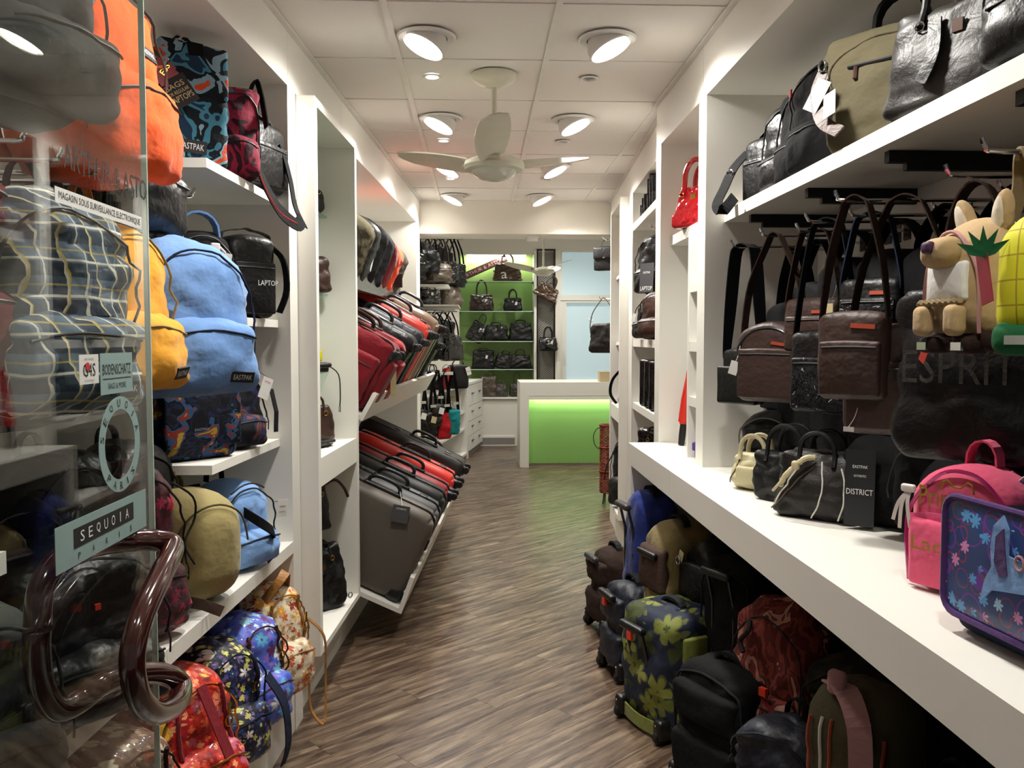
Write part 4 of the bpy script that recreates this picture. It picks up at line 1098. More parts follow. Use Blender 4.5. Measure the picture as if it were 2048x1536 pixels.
# third shelf
t, f = backpack('dark satchel with tiny multicolour print on the third left shelf', (-.915, 2.67, 1.129), R(48), .26, .15, .24, 'print_night', name='satchel', cat='bag', pocket=False, arch=.02, straps=False, zipper=False, r=.035, loop=False)
t.soft('flap', .255, .02, .19, 'print_night', c=(0, -.088, .045), r=.008, bulge=.010, wr=.004, m=(6,2,5))
t.add('lettering', text_mb('EASTPAK', .05, .008, Matrix.Translation((-.02, -.1175, .10))), 'print_grey', False)
t.tube('carry_handle', arc((-.05, 0, .235), (.05, 0, .235), .04, 9), .007, 'cloth_black')
t, f = backpack('narrow dark bag with tags beside the dark satchel, third left shelf', (-.86, 2.93, 1.129), R(52), .20, .12, .26, 'print_dark', name='shoulder_bag', cat='bag', arch=.02, pocket=True, straps=False, loop=False)
t.card((.085, -.10, .24), .05, .075, 'card_white', .1, .35, .2, cord=(.07, -.07, .26), lines=[('EASTPAK', .6, -.2, .1)], tmat='print_red')
t.ribbon('hanging_strap', [(.11, -.08, .20), (.115, -.10, .12), (.112, -.10, .05)], .025, .003, 'cloth_black', wd=(1,.4,0))
# long lower shelf
t, f = backpack('large black backpack with orange zip tag, lower shelf behind the door handle', (-.87, 1.74, .736), R(58), .34, .22, .36, 'nylon_black', wr=.014)
p = f(.0, .24, .004); t.box('orange_tag', p[0]-.006, p[0]+.006, p[1]-.004, p[1], p[2]-.012, p[2], 'orange_red_plastic')
t, f = backpack('dull grey-green backpack at the far left on the lower shelf', (-.87, 1.36, .736), R(60), .30, .20, .34, 'cloth_dgrey', wr=.012)
t, f = backpack('olive backpack behind the black one on the lower left shelf', (-1.04, 1.58, .736), R(72), .30, .18, .40, 'cloth_olive', wr=.012)
t, f = backpack('burgundy flower print backpack on the lower shelf, beside the tan one', (-.915, 2.19, .736), R(56), .22, .17, .45, 'floral_burg', trim='cloth_dbrown', zipm='zip_black', wr=.01)
t.card((-.09, -.14, .34), .026, .08, 'card_cream', R(8), R(-24), R(-20), cord=(-.05, -.12, .38))
t.tube('drawcord', smooth([(.05, -.12, .40), (.09, -.15, .36), (.11, -.13, .30), (.07, -.14, .24), (.10, -.14, .18)], 4), .003, 'cord_black', 6)
t, f = backpack('tan canvas backpack with rounded front on the lower left shelf', (-.86, 2.47, .736), R(54), .27, .22, .33, 'cloth_tan', trim='cloth_tan', pocket=False, bulge=.045, arch=.12, wr=.0054, zipper=False, r=.085)
t.seam('zip', [(-.12, .06), (-.125, .18), (-.09, .27), (0, .295), (.09, .27), (.115, .18)], .003, 'cloth_olive')
t.seam('side_pocket_zip', [(-.105, .06), (-.11, .13), (-.10, .19)], .006, 'zip_black')
t.ribbon('side_strap', [(-.12, -.08, .05), (-.07, -.17, .035), (-.03, -.20, .01)], .03, .004, 'cloth_gusset', wd=(0,.2,1))
t, f = backpack('light blue school backpack with white price tag, lower left shelf', (-.865, 2.88, .736), R(60), .25, .19, .29, 'cloth_ltblue', trim='cloth_black', bulge=.03, arch=.12, zipm='zip_black', gusset='zip_black')
p = f(.08, .22, .03); t.card((p[0]+.02, p[1]-.02, p[2]+.005), .062, .06, 'card_white', R(4), R(8), R(10), cord=p, lines=[('AUTHENTIC', .6, -.4, .1), ('EASTPAK USA', .6, -.7, .08)])
t.card((.03, -.15, .07), .042, .062, 'card_black', R(4), R(-30), 0, cord=(.01, -.12, .11), name='swing_tag')
t.ribbon('carry_handle', smooth([(-.04, -.11, .20), (-.02, -.18, .16), (.03, -.185, .12), (.05, -.14, .10)], 4), .03, .006, 'cloth_black', wd=(0,.3,1))
t, f = backpack('black backpack standing deep between the burgundy and tan ones', (-1.02, 2.42, .736), R(72), .30, .16, .48, 'nylon_black')
t, f = backpack('black backpack deep on the lower shelf, left of the burgundy one', (-1.04, 2.05, .736), R(72), .34, .18, .50, 'nylon_black')
t, f = backpack('black backpack deep on the lower shelf behind the glass stickers', (-1.05, 1.80, .736), R(72), .32, .18, .44, 'cloth_black')
t, f = backpack('navy backpack hanging deep behind the plaid one', (-1.06, 1.86, 1.30), R(72), .30, .16, .50, 'cloth_navy', hang_z=1.86)
t, f = backpack('black backpack hanging deep behind the yellow one', (-1.04, 2.14, 1.33), R(72), .30, .16, .48, 'nylon_black', hang_z=1.87)
# floral row at the bottom
FL = [('cream and rust flower print backpack with tan leather strap, bottom left row', (-.775, 3.03, .223), .25, .17, .40, 'floral_cream', 'leather_tan'),
      ('periwinkle blue flower print backpack, bottom left row', (-.795, 2.78, .223), .25, .17, .37, 'floral_peri', 'leather_brown'),
      ('navy flower print backpack with hanging blue strap, bottom left row', (-.815, 2.53, .223), .26, .18, .37, 'floral_navy', 'cloth_navy'),
      ('bright red flower print backpack with gold clasps, bottom left row', (-.835, 2.26, .223), .28, .20, .40, 'floral_red', 'cloth_maroon'),
      ('brown and white flower print backpack, lowest left corner', (-.865, 1.94, .223), .28, .19, .37, 'floral_rust', 'cloth_dbrown')]
for i, (lb, lc, w_, d_, h_, m_, tr) in enumerate(FL):
    t, f = backpack(lb, lc, R(60), w_, d_, h_, m_, trim=tr, group='flower print backpacks', wr=.011, bulge=.03, arch=.13, zipm='brass' if i == 3 else tr, straps=True, ph=.48)
    for sx in (-1, 1):
        y = -d_/2-.055
        t.seam('trim_strap', [(sx*w_*.25, h_*.90), (sx*w_*.27, h_*.70), (sx*w_*.27, h_*.50)], .006, tr)
    p = f(w_*.27, h_*.62, .006)
    cl = t.tube('clasp', [(p[0]+.012*cos(a*pi/4), p[1]-.004, p[2]+.016*sin(a*pi/4)) for a in range(8)], .0028, 'brass', 6, True)
    t.box('clasp_bar', p[0]-.004, p[0]+.004, p[1]-.007, p[1]-.002, p[2]+.014, p[2]+.05, 'brass', cl)
    if i == 0:
        t.ribbon('hanging_strap', smooth([(.09, -.12, .26), (.14, -.15, .18), (.155, -.14, .02), (.13, -.16, -.09), (.09, -.18, -.12), (.06, -.15, -.05), (.07, -.14, .1)], 5), .014, .003, 'leather_tan', wd=(1,.3,0))
        t.ribbon('top_strap', smooth([(-.07, -.06, .36), (-.03, -.10, .43), (.03, -.07, .44), (.07, -.03, .38)], 5), .035, .005, 'leather_tan', wd=(0,1,.3))
    if i == 2:
        t.ribbon('hanging_strap', smooth([(.10, -.13, .25), (.13, -.17, .16), (.135, -.18, .04), (.12, -.17, -.03)], 5), .045, .004, 'cloth_navy', wd=(1,.4,0))
    if i == 3:
        t.ribbon('front_band', smooth([f(-.02, .38, .03), f(-.01, .30, .05), f(0, .2, .09)], 4), .03, .004, 'cloth_maroon', wd=(1,0,0))

# ------------------------------------------------------------------ left frame unit contents
def LX(off, y): return LA + LB*y + off
handbag('small dark bag on the top glass shelf of the left frame', (LX(-.13, 3.90), 3.90, 2.084), R(60), .22, .09, .12, 'leather_black', hh=.08)
handbag('brown handbag on the second glass shelf of the left frame', (LX(-.12, 3.90), 3.90, 1.719), R(50), .24, .10, .17, 'leather_brown', hh=.0001, hs=0)
t, f = wallet('black case with a dangling cord on the third glass shelf', (LX(-.09, 3.78), 3.78, 1.354), R(60), .20, .08, .045, 'leather_black', name='small_case', cat='case')
t.tube('cord', smooth([(.08, -.05, .03), (.10, -.09, -.01), (.105, -.095, -.10), (.10, -.095, -.16)], 4), .003, 'cord_black', 6)
t.tube('cord_end', [(.10, -.095, -.155), (.099, -.095, -.18)], .0055, 'chrome', 8)
wallet('lime green purse on the third glass shelf', (LX(-.15, 3.95), 3.95, 1.354), R(50), .16, .05, .10, 'cloth_lime', name='purse', cat='purse')
handbag('dark brown handbag on the white middle shelf of the left frame', (LX(-.12, 3.88), 3.88, 1.031), R(50), .26, .12, .17, 'leather_brown', hh=.05)
wallet('small black wallet in front on the white middle shelf', (LX(-.02, 3.70), 3.70, 1.031), R(70), .15, .05, .03, 'wallet_black')
t, f = handbag('black leather bag with a loose handle on the lower glass shelf', (LX(-.13, 3.80), 3.80, .629), R(55), .26, .14, .22, 'leather_black', hh=.10, hs=1)
t.tube('loose_handle', smooth([(.02, -.08, .20), (.08, -.12, .24), (.14, -.12, .20), (.17, -.12, .15)], 4), .007, 'leather_brown', 8)
t, f = handbag('slouchy black leather bag on the floor panel of the left frame', (LX(-.10, 3.80), 3.80, .273), R(52), .34, .18, .30, 'leather_black', hh=.02, hs=1, wr=.02, taper=.3)
t.add('eyelet', MB().tube([(.15+.012*cos(a*pi/5), -.105, .05+.012*sin(a*pi/5)) for a in range(10)], .003, 6, True), 'chrome')

# ------------------------------------------------------------------ luggage trays
def on_tray(c, ang, w, y, th=.022, gap=.012):
    k = w/2 + gap
    return (LX(c[0] + th*sin(ang) - k*cos(ang), y), y, c[1] + th*cos(ang) + k*sin(ang))
C3, C2 = (.244, .150), (.058, 1.112)
suitcase('taupe hard suitcase with black handle and card tag, nearest on the bottom tray', on_tray(C3, TA3, .70, 4.285), TA3, .70, .475, .22, 'shell_taupe', tagm='card_grey', corner=True, wheels=False, hx=.03, lock=False)
suitcase('mid grey hard suitcase with combination lock, second on the bottom tray', on_tray(C3, TA3, .69, 4.53), TA3, .69, .475, .20, 'shell_grey', hx=.03, wheels=False)
suitcase('black hard suitcase with arched handle, third on the bottom tray', on_tray(C3, TA3, .71, 4.77), TA3, .71, .50, .21, 'shell_black', hx=.03, wheels=False, lock=False)
suitcase('dark red hard suitcase, fourth on the bottom tray', on_tray(C3, TA3, .70, 5.01), TA3, .70, .50, .20, 'shell_wine', hx=.05, lock=False)
suitcase('bright red hard suitcase with steel latches, fifth on the bottom tray', on_tray(C3, TA3, .72, 5.27), TA3, .72, .53, .23, 'shell_red', hx=.05)
suitcase('wide black soft suitcase, farthest on the bottom tray', on_tray(C3, TA3, .76, 5.80), TA3, .76, .54, .26, 'shell_soft_black', hard=False, piping='leather_brown', hx=.05)
suitcase('grey soft suitcase at the back end of the bottom tray', on_tray(C3, TA3, .70, 6.2), TA3, .70, .46, .22, 'nylon_grey', hard=False, hx=.05)
suitcase('dark red fabric suitcase with brown pocket, nearest on the middle tray', on_tray(C2, TA2, .50, 4.30), TA2, .50, .38, .20, 'cloth_maroon', trim='cloth_dbrown', hard=False, pockets=True, lock=False)
t = suitcase('red fabric suitcase with cream swing tag on the middle tray', on_tray(C2, TA2, .52, 4.56), TA2, .52, .38, .20, 'cloth_wine', trim='leather_brown', hard=False, pockets=True, lock=False, wheels=False)
t.card((.26, -.10, .26), .03, .16, 'card_cream', R(-6), R(-29), 0, cord=(.22, -.05, .34))
t.tube('zip_pull', [(.10, -.165, .24), (.115, -.17, .20)], .007, 'chrome', 8)
suitcase('black fabric suitcase behind the red fabric ones, middle tray', on_tray(C2, TA2, .53, 4.84), TA2, .53, .42, .21, 'nylon_black', hard=False, lock=False)
suitcase('navy fabric suitcase in the middle of the middle tray', on_tray(C2, TA2, .54, 5.10), TA2, .54, .45, .20, 'nylon_navy', hard=False, lock=False)
suitcase('coral red hard suitcase with grey handle on the middle tray', on_tray(C2, TA2, .55, 5.40), TA2, .55, .50, .24, 'shell_coral', trim='plastic_mid', handle_mat='plastic_black')
suitcase('bronze ribbed hard suitcase, farthest on the middle tray', on_tray(C2, TA2, .56, 5.80), TA2, .56, .55, .28, 'shell_bronze', ribs=3)
suitcase('black soft suitcase at the back end of the middle tray', on_tray(C2, TA2, .52, 6.2), TA2, .52, .42, .22, 'nylon_black', hard=False, lock=False)
# briefcases on the steel tray
UP = [('olive grey backpack at the near end of the steel tray', 4.40, .34, .30, 'cloth_olive'), ('black laptop backpack, second on the steel tray', 4.58, .36, .31, 'nylon_black'),
      ('black padded briefcase with LIMITED EDITION tag on the steel tray', 4.80, .37, .32, 'cloth_black'), ('dark grey laptop backpack on the steel tray', 5.04, .37, .31, 'cloth_charcoal'),
      ('black and crimson backpack on the steel tray', 5.26, .36, .29, 'cloth_maroon'), ('black and orange backpack on the steel tray', 5.45, .36, .28, 'cloth_orange'), ('grey striped backpack with black tag at the far end of the steel tray', 5.68, .36, .28, 'cloth_taupe')]
for i, (lb, y, w_, h_, m_) in enumerate(UP):
    t, f = backpack(lb, (LX(-.016-w_/2*cos(TA1), y), y, 1.782+w_/2*sin(TA1)), LROT, w_, .185, h_+.05, m_, ry=TA1, pocket=True, pm='cloth_black' if i in (4, 5) else None, group='bags on the steel tray', trim='cloth_charcoal' if i < 5 else 'cloth_grey', zipm='cloth_grey' if i > 4 else 'zip_black', arch=.10, loop=False, straps=False, r=.06, bulge=.03)
    if i == 2: t.card((.14, -.13, .18), .075, .085, 'card_white', R(-4), R(-10), 0, lines=[('LIMITED', .8, -.35, .22), ('EDITION', .8, -.68, .22)], cord=(.10, -.10, .22))
    if i == 6:
        t.card((.17, -.09, .16), .055, .09, 'card_black', R(-4), R(-24), 0, cord=(.15, -.08, .2), name='swing_tag')
        for k in range(3): t.seam('stripe', [(-.1+k*.05, .06), (-.08+k*.06, .16), (-.02+k*.06, .24)], .005, 'cloth_white')
# ------------------------------------------------------------------ RIGHT SIDE
Q = R(-72)
GU = 'dark bags on the right upper shelf'
t, f = sling('black shoulder bag with its wide strap hanging off the upper shelf end', (1.075, 3.06, 2.001), R(-66), .22, .10, .24, 'nylon_black', .03, name='shoulder_bag', group=GU, gap=.03, strapx=.07)
t.ribbon('hanging_strap', smooth([(-.105, -.03, .20), (-.125, -.08, .14), (-.12, -.13, .06), (-.115, -.165, .0), (-.07, -.175, -.03), (-.02, -.165, .012)], 5), .045, .004, 'cloth_black', wd=(1,.2,0))
t.add('strap_ring', MB().tube([(-.125+.018*cos(a*pi/4), -.10, .12+.012*sin(a*pi/4)) for a in range(8)], .0025, 6, True), 'chrome')
t, f = backpack('black bag second from the far end of the right upper shelf', (1.10, 2.87, 2.001), R(-70), .28, .11, .31, 'nylon_black', group=GU, arch=.06)
t, f = backpack('rounded black briefcase third from the far end of the upper shelf', (1.10, 2.70, 2.001), R(-70), .30, .11, .33, 'cloth_black', group=GU, arch=.10)
t, f = backpack('black laptop backpack with tiny red tab beside the olive bag', (1.09, 2.52, 2.001), R(-68), .32, .12, .35, 'cloth_black', group=GU, arch=.12)
p = f(-.10, .26, .02); t.box('red_tab', p[0]-.004, p[0]+.004, p[1]-.006, p[1], p[2]-.012, p[2]+.012, 'print_red')
t, f = backpack('olive laptop bag with white swing tags on the right upper shelf', (1.10, 2.20, 2.001), R(-46), .34, .13, .315, 'cloth_olive', name='laptop_bag', cat='bag', trim='cloth_olive', pocket=False, arch=.04, r=.03, bulge=.016, straps=False, zipper=True, zipm='cloth_olive', loop=False)
t.seam('pocket_zip', [(-.10, .22), (.13, .22)], .005, 'zip_black'); t.tube('zip_pull', [f(-.08, .218, .004), f(-.078, .185, .006)], .006, 'leather_brown', 6)
t.ribbon('carry_handle', [(x, y+.01, z) for x, y, z in arc((-.065, 0, .32), (.065, 0, .32), .085, 10)], .04, .010, 'cloth_black', wd=(0,1,0))
t.card((-.155, -.10, .19), .05, .085, 'card_white', R(-10), R(28), R(-20), cord=(-.165, -.06, .235), lines=[('AUTHENTIC', .5, -.6, .1)])
t.card((-.135, -.115, .15), .04, .07, 'card_white', R(-14), R(-14), R(-20), cord=(-.16, -.07, .2))
t.ribbon('leather_tab', smooth([(-.17, -.07, .22), (-.18, -.09, .16), (-.155, -.11, .08), (-.10, -.13, .04)], 4), .035, .006, 'leather_brown', wd=(.7,.2,.4))
t.add('snap_hook', MB().tube([(-.172+.01*cos(a*pi/4), -.078, .235+.016*sin(a*pi/4)) for a in range(8)], .0032, 6, True), 'chrome')
t, f = handbag('black leather handbag with long rolled handles on the right upper shelf', (1.085, 1.82, 2.001), R(-62), .38, .17, .24, 'leather_dark', hh=.12, hr=.009, taper=.15, spread=.55, clasp='chrome', hm='leather_black', wr=.009)
t.ribbon('front_belt', smooth([f(-.06, .2, .01), f(-.05, .12, .012), f(-.07, .06, .01)], 4), .03, .005, 'leather_black')
t, f = backpack('black weekend bag with studded flap near the right edge, upper shelf', (1.12, 1.52, 2.001), R(-62), .34, .16, .34, 'leather_black', name='travel_bag', cat='bag', arch=.04, straps=False)
p = f(0, .26, .03); t.add('stud', MB().lathe([(0, 0), (.008, 0), (.006, .004), (0, .006)], 12, Matrix.Translation(p) @ Matrix.Rotation(pi/2, 4, 'X')), 'chrome')
t, f = backpack('dark brown suede bag at the right edge of the upper shelf', (1.09, 1.24, 2.001), R(-66), .32, .16, .36, 'cloth_gusset', name='shoulder_bag', cat='bag', arch=.04, straps=False, wr=.015)

# hanging on the right hooks (z of the hook arm = 1.838)
GH = 'bags hanging from the right hooks'
def hang(label, x, y, z, rz, w, d, h, mat, **k):
    return sling(label, (x, y, z), rz, w, d, h, mat, 1.838 - z - h, group=GH, **k)
t, f = hang('flat black crossbody pouch hanging nearest the white pillar', .955, 3.0, 1.27, R(-56), .17, .045, .20, 'leather_black', trim='cloth_black', sw=.035, double=True, pocket=False)
t.soft('flap_pocket', .172, .03, .135, 'leather_black', c=(0, -.035, .0), r=.010, bulge=.006, wr=.003, m=(5,2,4))
t, f = hang('brown nylon pack with zipped front, hanging on a wide brown strap', .95, 2.68, 1.30, R(-44), .22, .10, .26, 'nylon_brown', arch=.16, trim='cloth_brown', sw=.045, text='', tagcard='card_white', zipm='zip_black', gap=.03)
t.seam('zip', [(-.10, .15), (-.095, .20), (-.05, .235), (.05, .235), (.095, .20), (.10, .15)], .0035, 'gunmetal')
t, f = hang('black crossbody with silvery yarn pocket, between two brown bags', .985, 2.36, 1.29, R(-46), .19, .06, .24, 'nylon_black', pm='metal_yarn', text='', trim='cloth_black', sw=.035)
t, f = hang('small black pouch with silvery yarn pocket and key charm, hung higher', 1.06, 2.24, 1.50, R(-46), .17, .05, .17, 'nylon_black', pm='metal_yarn', text='', trim='cloth_navy', sw=.04)
t.card((-.095, -.05, .10), .02, .03, 'card_cream', 0, 0, 0, cord=(-.085, -.03, .15), cordmat='chrome', name='key_charm')
t, f = hang('dark brown nylon pouch hanging behind the wide brown strap', 1.03, 2.56, 1.46, R(-46), .18, .05, .17, 'nylon_brown', text='', trim='cloth_brown', sw=.04)
t, f = hang('brown nylon crossbody with orange logo strip, in front of the black tote', .905, 2.0, 1.355, R(-40), .165, .055, .215, 'nylon_brown', text=None, trim='cloth_brown', sw=.03, double=True, gap=.035)
t.patch(.03, .178, .055, .011, 'patch_red')
t, f = hang('larger brown nylon messenger hanging behind the brown crossbody', 1.015, 1.98, 1.27, R(-42), .26, .09, .27, 'nylon_brown', text='', trim='cloth_brown', sw=.05)
t.card((-.10, -.07, .02), .025, .012, 'card_white', 0, 0, 0, name='swing_tag', cord=(-.08, -.06, .08), cordmat='cord_white')
t, f = tote('large black leather tote with embossed lettering, hanging at right', (1.02, 1.70, 1.245), R(-50), .29, .07, .36, 'leather_black', .225, hm='cloth_brown')
t.add('lettering', text_mb('ESPRIT', .22, .07, Matrix.Translation((-.01, f(0, .20, .002)[1]-.010, .20)), False), 'emboss_grey', False)
# plush backpack
t = T('plush_backpack', 'beige animal-eared plush child backpack hanging at the right edge', 'backpack', (.905, 1.475, 1.492), R(-86), group=None)
b, f = t.soft('body', .20, .12, .225, 'cloth_beige', body=True, r=.05, arch=.22, bulge=.02, wr=.004, taper=.12, m=(8,4,8))
t.soft('base', .19, .115, .035, 'cloth_dbrown', c=(0, -.002, -.012), r=.015, wr=.002, m=(6,3,2))
t.seam('zip', [(-.075, .02), (-.082, .10), (-.07, .16), (-.03, .195), (.03, .195), (.07, .16), (.082, .10), (.075, .02)], .0035, 'cloth_pinkcloth')
m_ = t.soft('muzzle', .085, .05, .055, 'cloth_beige', c=(0, -.085, .135), r=.024, wr=.002, m=(4,3,3))[0]
t.soft('nose', .026, .018, .022, 'nose_purple', c=(0, -.112, .160), r=.008, wr=0, parent=m_, m=(2,2,2))
t.soft('bib', .11, .016, .07, 'cloth_white', c=(0, -.072, .075), r=.007, bulge=.006, wr=.002, m=(5,2,4))
t.tube('ruffle', [(x, -.088-.002*(i % 2), .072+.004*(i % 2)) for i, x in enumerate([-.06+.008*k for k in range(16)])], .006, 'cloth_beige2', 6)
for sx in (-1, 1):
    t.soft('paw', .04, .028, .055, 'cloth_beige', c=(sx*.045, -.088, .015), r=.013, wr=.002, m=(3,2,3))
    e = t.soft('ear', .046, .016, .085, 'cloth_beige', c=(0, 0, 0), r=.0078, wr=0, bulge=.004, m=(8,2,8), taper=.15, arch=.42, base=.3)[0]
    e.location = (sx*.038, 0, .185); e.rotation_euler = (R(8), sx*R(16), 0)
    ie = t.soft('inner_ear', .030, .006, .064, 'cloth_cream_plush', c=(0, -.011, .010), r=.0028, wr=0, bulge=.003, m=(6,2,6), taper=.15, arch=.42, base=.3, parent=e)
    t.soft('foot', .045, .05, .03, 'cloth_dbrown', c=(sx*.05, -.06, -.016), r=.012, wr=0, m=(3,3,2))
    t.box('silver_badge', sx*.05-.014, sx*.05+.014, -.089, -.084, -.010, .004, 'chrome')
t.ribbon('shoulder_strap', smooth([(-.05, .06, .18), (-.03, .08, .27), (-.012, .07, .335), (0, .07, .35), (.012, .07, .335), (.03, .08, .27), (.05, .06, .18)], 4), .03, .004, 'cloth_beige2', wd=(0,1,0))
t.card((-.085, -.05, .01), .02, .05, 'paper_red', 0, R(30), 0, name='swing_tag')
# yellow quilted child backpack and the watermelon-coloured one above it
t = T('quilted_backpack', 'yellow quilted child backpack with green base at the right edge', 'backpack', (.885, 1.262, 1.475), R(-50))
b, f = t.soft('body', .16, .09, .21, 'quilt_lime', c=(0, 0, .02), body=True, r=.045, arch=.16, bulge=.02, wr=.003, m=(8,4,8))
t.soft('base', .155, .10, .055, 'cloth_green', c=(0, -.004, 0), r=.022, bulge=.008, wr=.002, m=(6,3,3)); t.box('silver_badge', -.05, .0, -.066, -.060, .018, .032, 'chrome')
lf = MB()
for k in range(5):
    a = R(-60+30*k); lf.add([(0,0,0), (.018*sin(a-.35), -.004, .025*cos(a-.35)), (.045*sin(a), -.008, .05*cos(a)), (.018*sin(a+.35), -.004, .025*cos(a+.35)), (0, .004, 0)], [(0,1,2,3), (4,3,2,1)])
lf.v = [(x-.09, y-.04, z+.155) for x, y, z in lf.v]; t.add('leaf_applique', lf, 'cloth_green', False)
t.card((-.098, -.03, .17), .03, .09, 'card_red', R(0), R(-14), R(-40), name='swing_tag')
t.ribbon('shoulder_strap', smooth([(-.04, .05, .2), (-.012, .05, .33), (0, .05, .353), (.012, .05, .33), (.04, .05, .2)], 4), .025, .004, 'cloth_green', wd=(0,1,0))
t = T('child_bag', 'pink and green child bag hanging above the yellow quilted one', 'bag', (.925, 1.24, 1.70), R(-58))
t.soft('body', .17, .07, .06, 'cloth_hotpink', c=(0,0,.022), body=True, r=.025, arch=.2, wr=.003, m=(6,3,3)); t.soft('rind', .175, .075, .026, 'cloth_ltgreen', c=(0,0,0), r=.011, wr=.002, m=(6,3,2))
t.ribbon('handle', arc((-.05, 0, .07), (.05, 0, .07), .09, 9), .022, .004, 'cloth_hotpink', wd=(0,1,0))
# deep black bags behind
for i, (y, x, z, h_, lb) in enumerate(((3.08, 1.17, 1.22, .42, 'beside the white pillar'), (2.86, 1.17, 1.10, .60, 'behind the flat black pouch'), (2.62, 1.18, 1.06, .70, 'behind the brown nylon pack'), (2.36, 1.19, 1.05, .71, 'behind the silvery yarn pocket'), (2.10, 1.19, 1.05, .70, 'behind the brown messenger'), (1.84, 1.20, 1.05, .71, 'behind the black leather tote'), (1.56, 1.20, 1.06, .70, 'behind the beige plush backpack'), (1.28, 1.20, 1.06, .70, 'behind the yellow quilted backpack'))):
    hang('black nylon bag hanging deep in the right bay, ' + lb, x, y, z, R(-84), .255, .13, h_, 'cloth_black', trim='cloth_black', sw=.04, arch=.06, text=None)
    hook('display_hook', 'short chrome hook deep in the right bay, ' + lb, 1.318, x-.05, y, 1.835, 'short right hooks')

# standing on the bench
t, f = handbag('cream leather handbag with looped handles on the white bench', (.925, 2.76, 1.001), R(-48), .165, .09, .125, 'leather_cream', hh=.06, hr=.0075, clasp=None, taper=.12, dt=.45, wr=.008, spread=.62, seams=[([(-.075, .02), (-.055, .07), (-.05, .115)], 'leather_taupe'), ([(.075, .02), (.055, .07), (.05, .115)], 'leather_taupe')])
t.soft('front_pocket', .09, .018, .06, 'leather_cream', c=(0, -.05, .02), r=.008, bulge=.005, wr=.003, m=(4,2,3))
t, f = handbag('black leather handbag with long handles between the cream and the piped one', (.965, 2.56, 1.001), R(-48), .22, .12, .155, 'leather_black', hh=.085, hr=.007, clasp=None, taper=.10, dt=.4, wr=.014, spread=.6)
t, f = handbag('dark leather bowling bag with white piping and knotted cord on the bench', (.965, 2.32, 1.001), R(-42), .25, .15, .185, 'leather_dark', hh=.06, hr=.007, clasp=None, taper=.22, dt=.5, wr=.012, bulge=.03, hm='leather_black', sag=.0,
    seams=[([(.0, .006), (.025, .06), (.03, .11), (.02, .16)], 'zip_white'), ([(.07, .01), (.09, .06), (.095, .11), (.085, .15)], 'zip_white'), ([(-.115, .03), (-.095, .08), (-.06, .14)], 'zip_white'), ([(-.12, .02), (-.06, .10), (.0, .15)], 'leather_taupe')])
kp = [f(.0, .175, .015), f(-.03, .17, .02), f(-.055, .15, .024), f(-.085, .12, .024), f(-.105, .09, .022)]
kt = t.tube('knotted_cord', smooth(kp, 5), [.006+.003*abs(sin(i*1.4)) for i in range(21)], 'leather_cream', 8)
t.soft('knot', .022, .018, .026, 'leather_cream', c=(kp[2][0], kp[2][1]-.004, kp[2][2]-.012), r=.008, wr=.002, parent=kt, m=(2,2,2))
t.tube('cord_end', smooth([kp[3], (kp[3][0]-.02, kp[3][1]-.01, kp[3][2]-.03), (kp[3][0]-.035, kp[3][1], kp[3][2]-.045)], 3), .004, 'leather_cream', 6, parent=kt)
t, f = backpack('black rucksack with grey piping leaning in the bench corner', (1.09, 3.02, 1.001), R(-50), .24, .14, .24, 'nylon_black', arch=.14, zipm='cloth_grey')
t, f = backpack('black bag carrying a tall black card with white lettering, on the bench', (1.10, 2.20, 1.001), R(-45), .22, .13, .24, 'cloth_black', name='messenger_bag', cat='bag', pocket=False, zipper=False, arch=.03)
t.card((-.04, -.10, .21), .075, .20, 'card_black', R(-3), 0, R(8), tmat='print_white', lines=[('EASTPAK', .5, -.22, .04), ('AUTHENTIC', .42, -.34, .035), ('DISTRICT', .88, -.55, .075)], name='swing_tag')
t, f = backpack('plain black bag right of the tall lettered card on the bench', (1.15, 2.02, 1.001), R(-50), .22, .14, .27, 'cloth_black', arch=.05, pocket=False)
t, f = backpack('plain black bag just behind the pink backpack on the bench', (1.13, 1.83, 1.001), R(-50), .24, .14, .24, 'cloth_black', arch=.05, pocket=False)
# pink backpack
t = T('child_backpack', 'pink child backpack with gold script lettering on the bench', 'backpack', (.985, 1.61, 1.001), R(-60))
b, f = t.soft('body', .235, .12, .255, 'cloth_pink', body=True, r=.045, arch=.20, bulge=.012, wr=.004, m=(9,4,9))
for sd, yy in ((-1, .93), (1, .93)):
    t.seam('piping', [(-.105, .01), (-.112, .12), (-.098, .19), (-.05, .235), (0, .245), (.05, .235), (.098, .19), (.112, .12), (.105, .01)], .0042, 'piping_pink', side=sd)
t.soft('front_pocket', .19, .028, .135, 'cloth_pink', c=(0, -.072, .008), r=.012, bulge=.010, wr=.003, m=(6,2,5))
t.ribbon('satin_band', smooth([f(-.10, .15, .004), f(-.05, .148, .007), f(0, .148, .009), f(.05, .148, .007), f(.10, .15, .004)], 3), .022, .003, 'cloth_hotpink', wd=(0,0,1))
fy = f(0, .19)[1]
for tx, x_, z_, w_, h_ in (('Princess', -.012, .19, .13, .04), ('Lady', -.03, .095, .09, .036)):
    t.add('lettering', text_mb(tx, w_, h_, Matrix.Translation((x_, fy-.004 if z_ > .15 else fy-.031, z_)), False), 'print_gold', False)
t.tube('crown_studs', [(.0+.032*cos(pi*k/7), fy-.004, .205+.022*abs(sin(pi*k/3.5))) for k in range(8)], .0022, 'print_gold', 5)
t.ribbon('top_loop', [(x, y+.02, z) for x, y, z in arc((-.03, 0, .25), (.03, 0, .25), .05, 9)], .03, .004, 'cloth_pink', wd=(0,1,0))
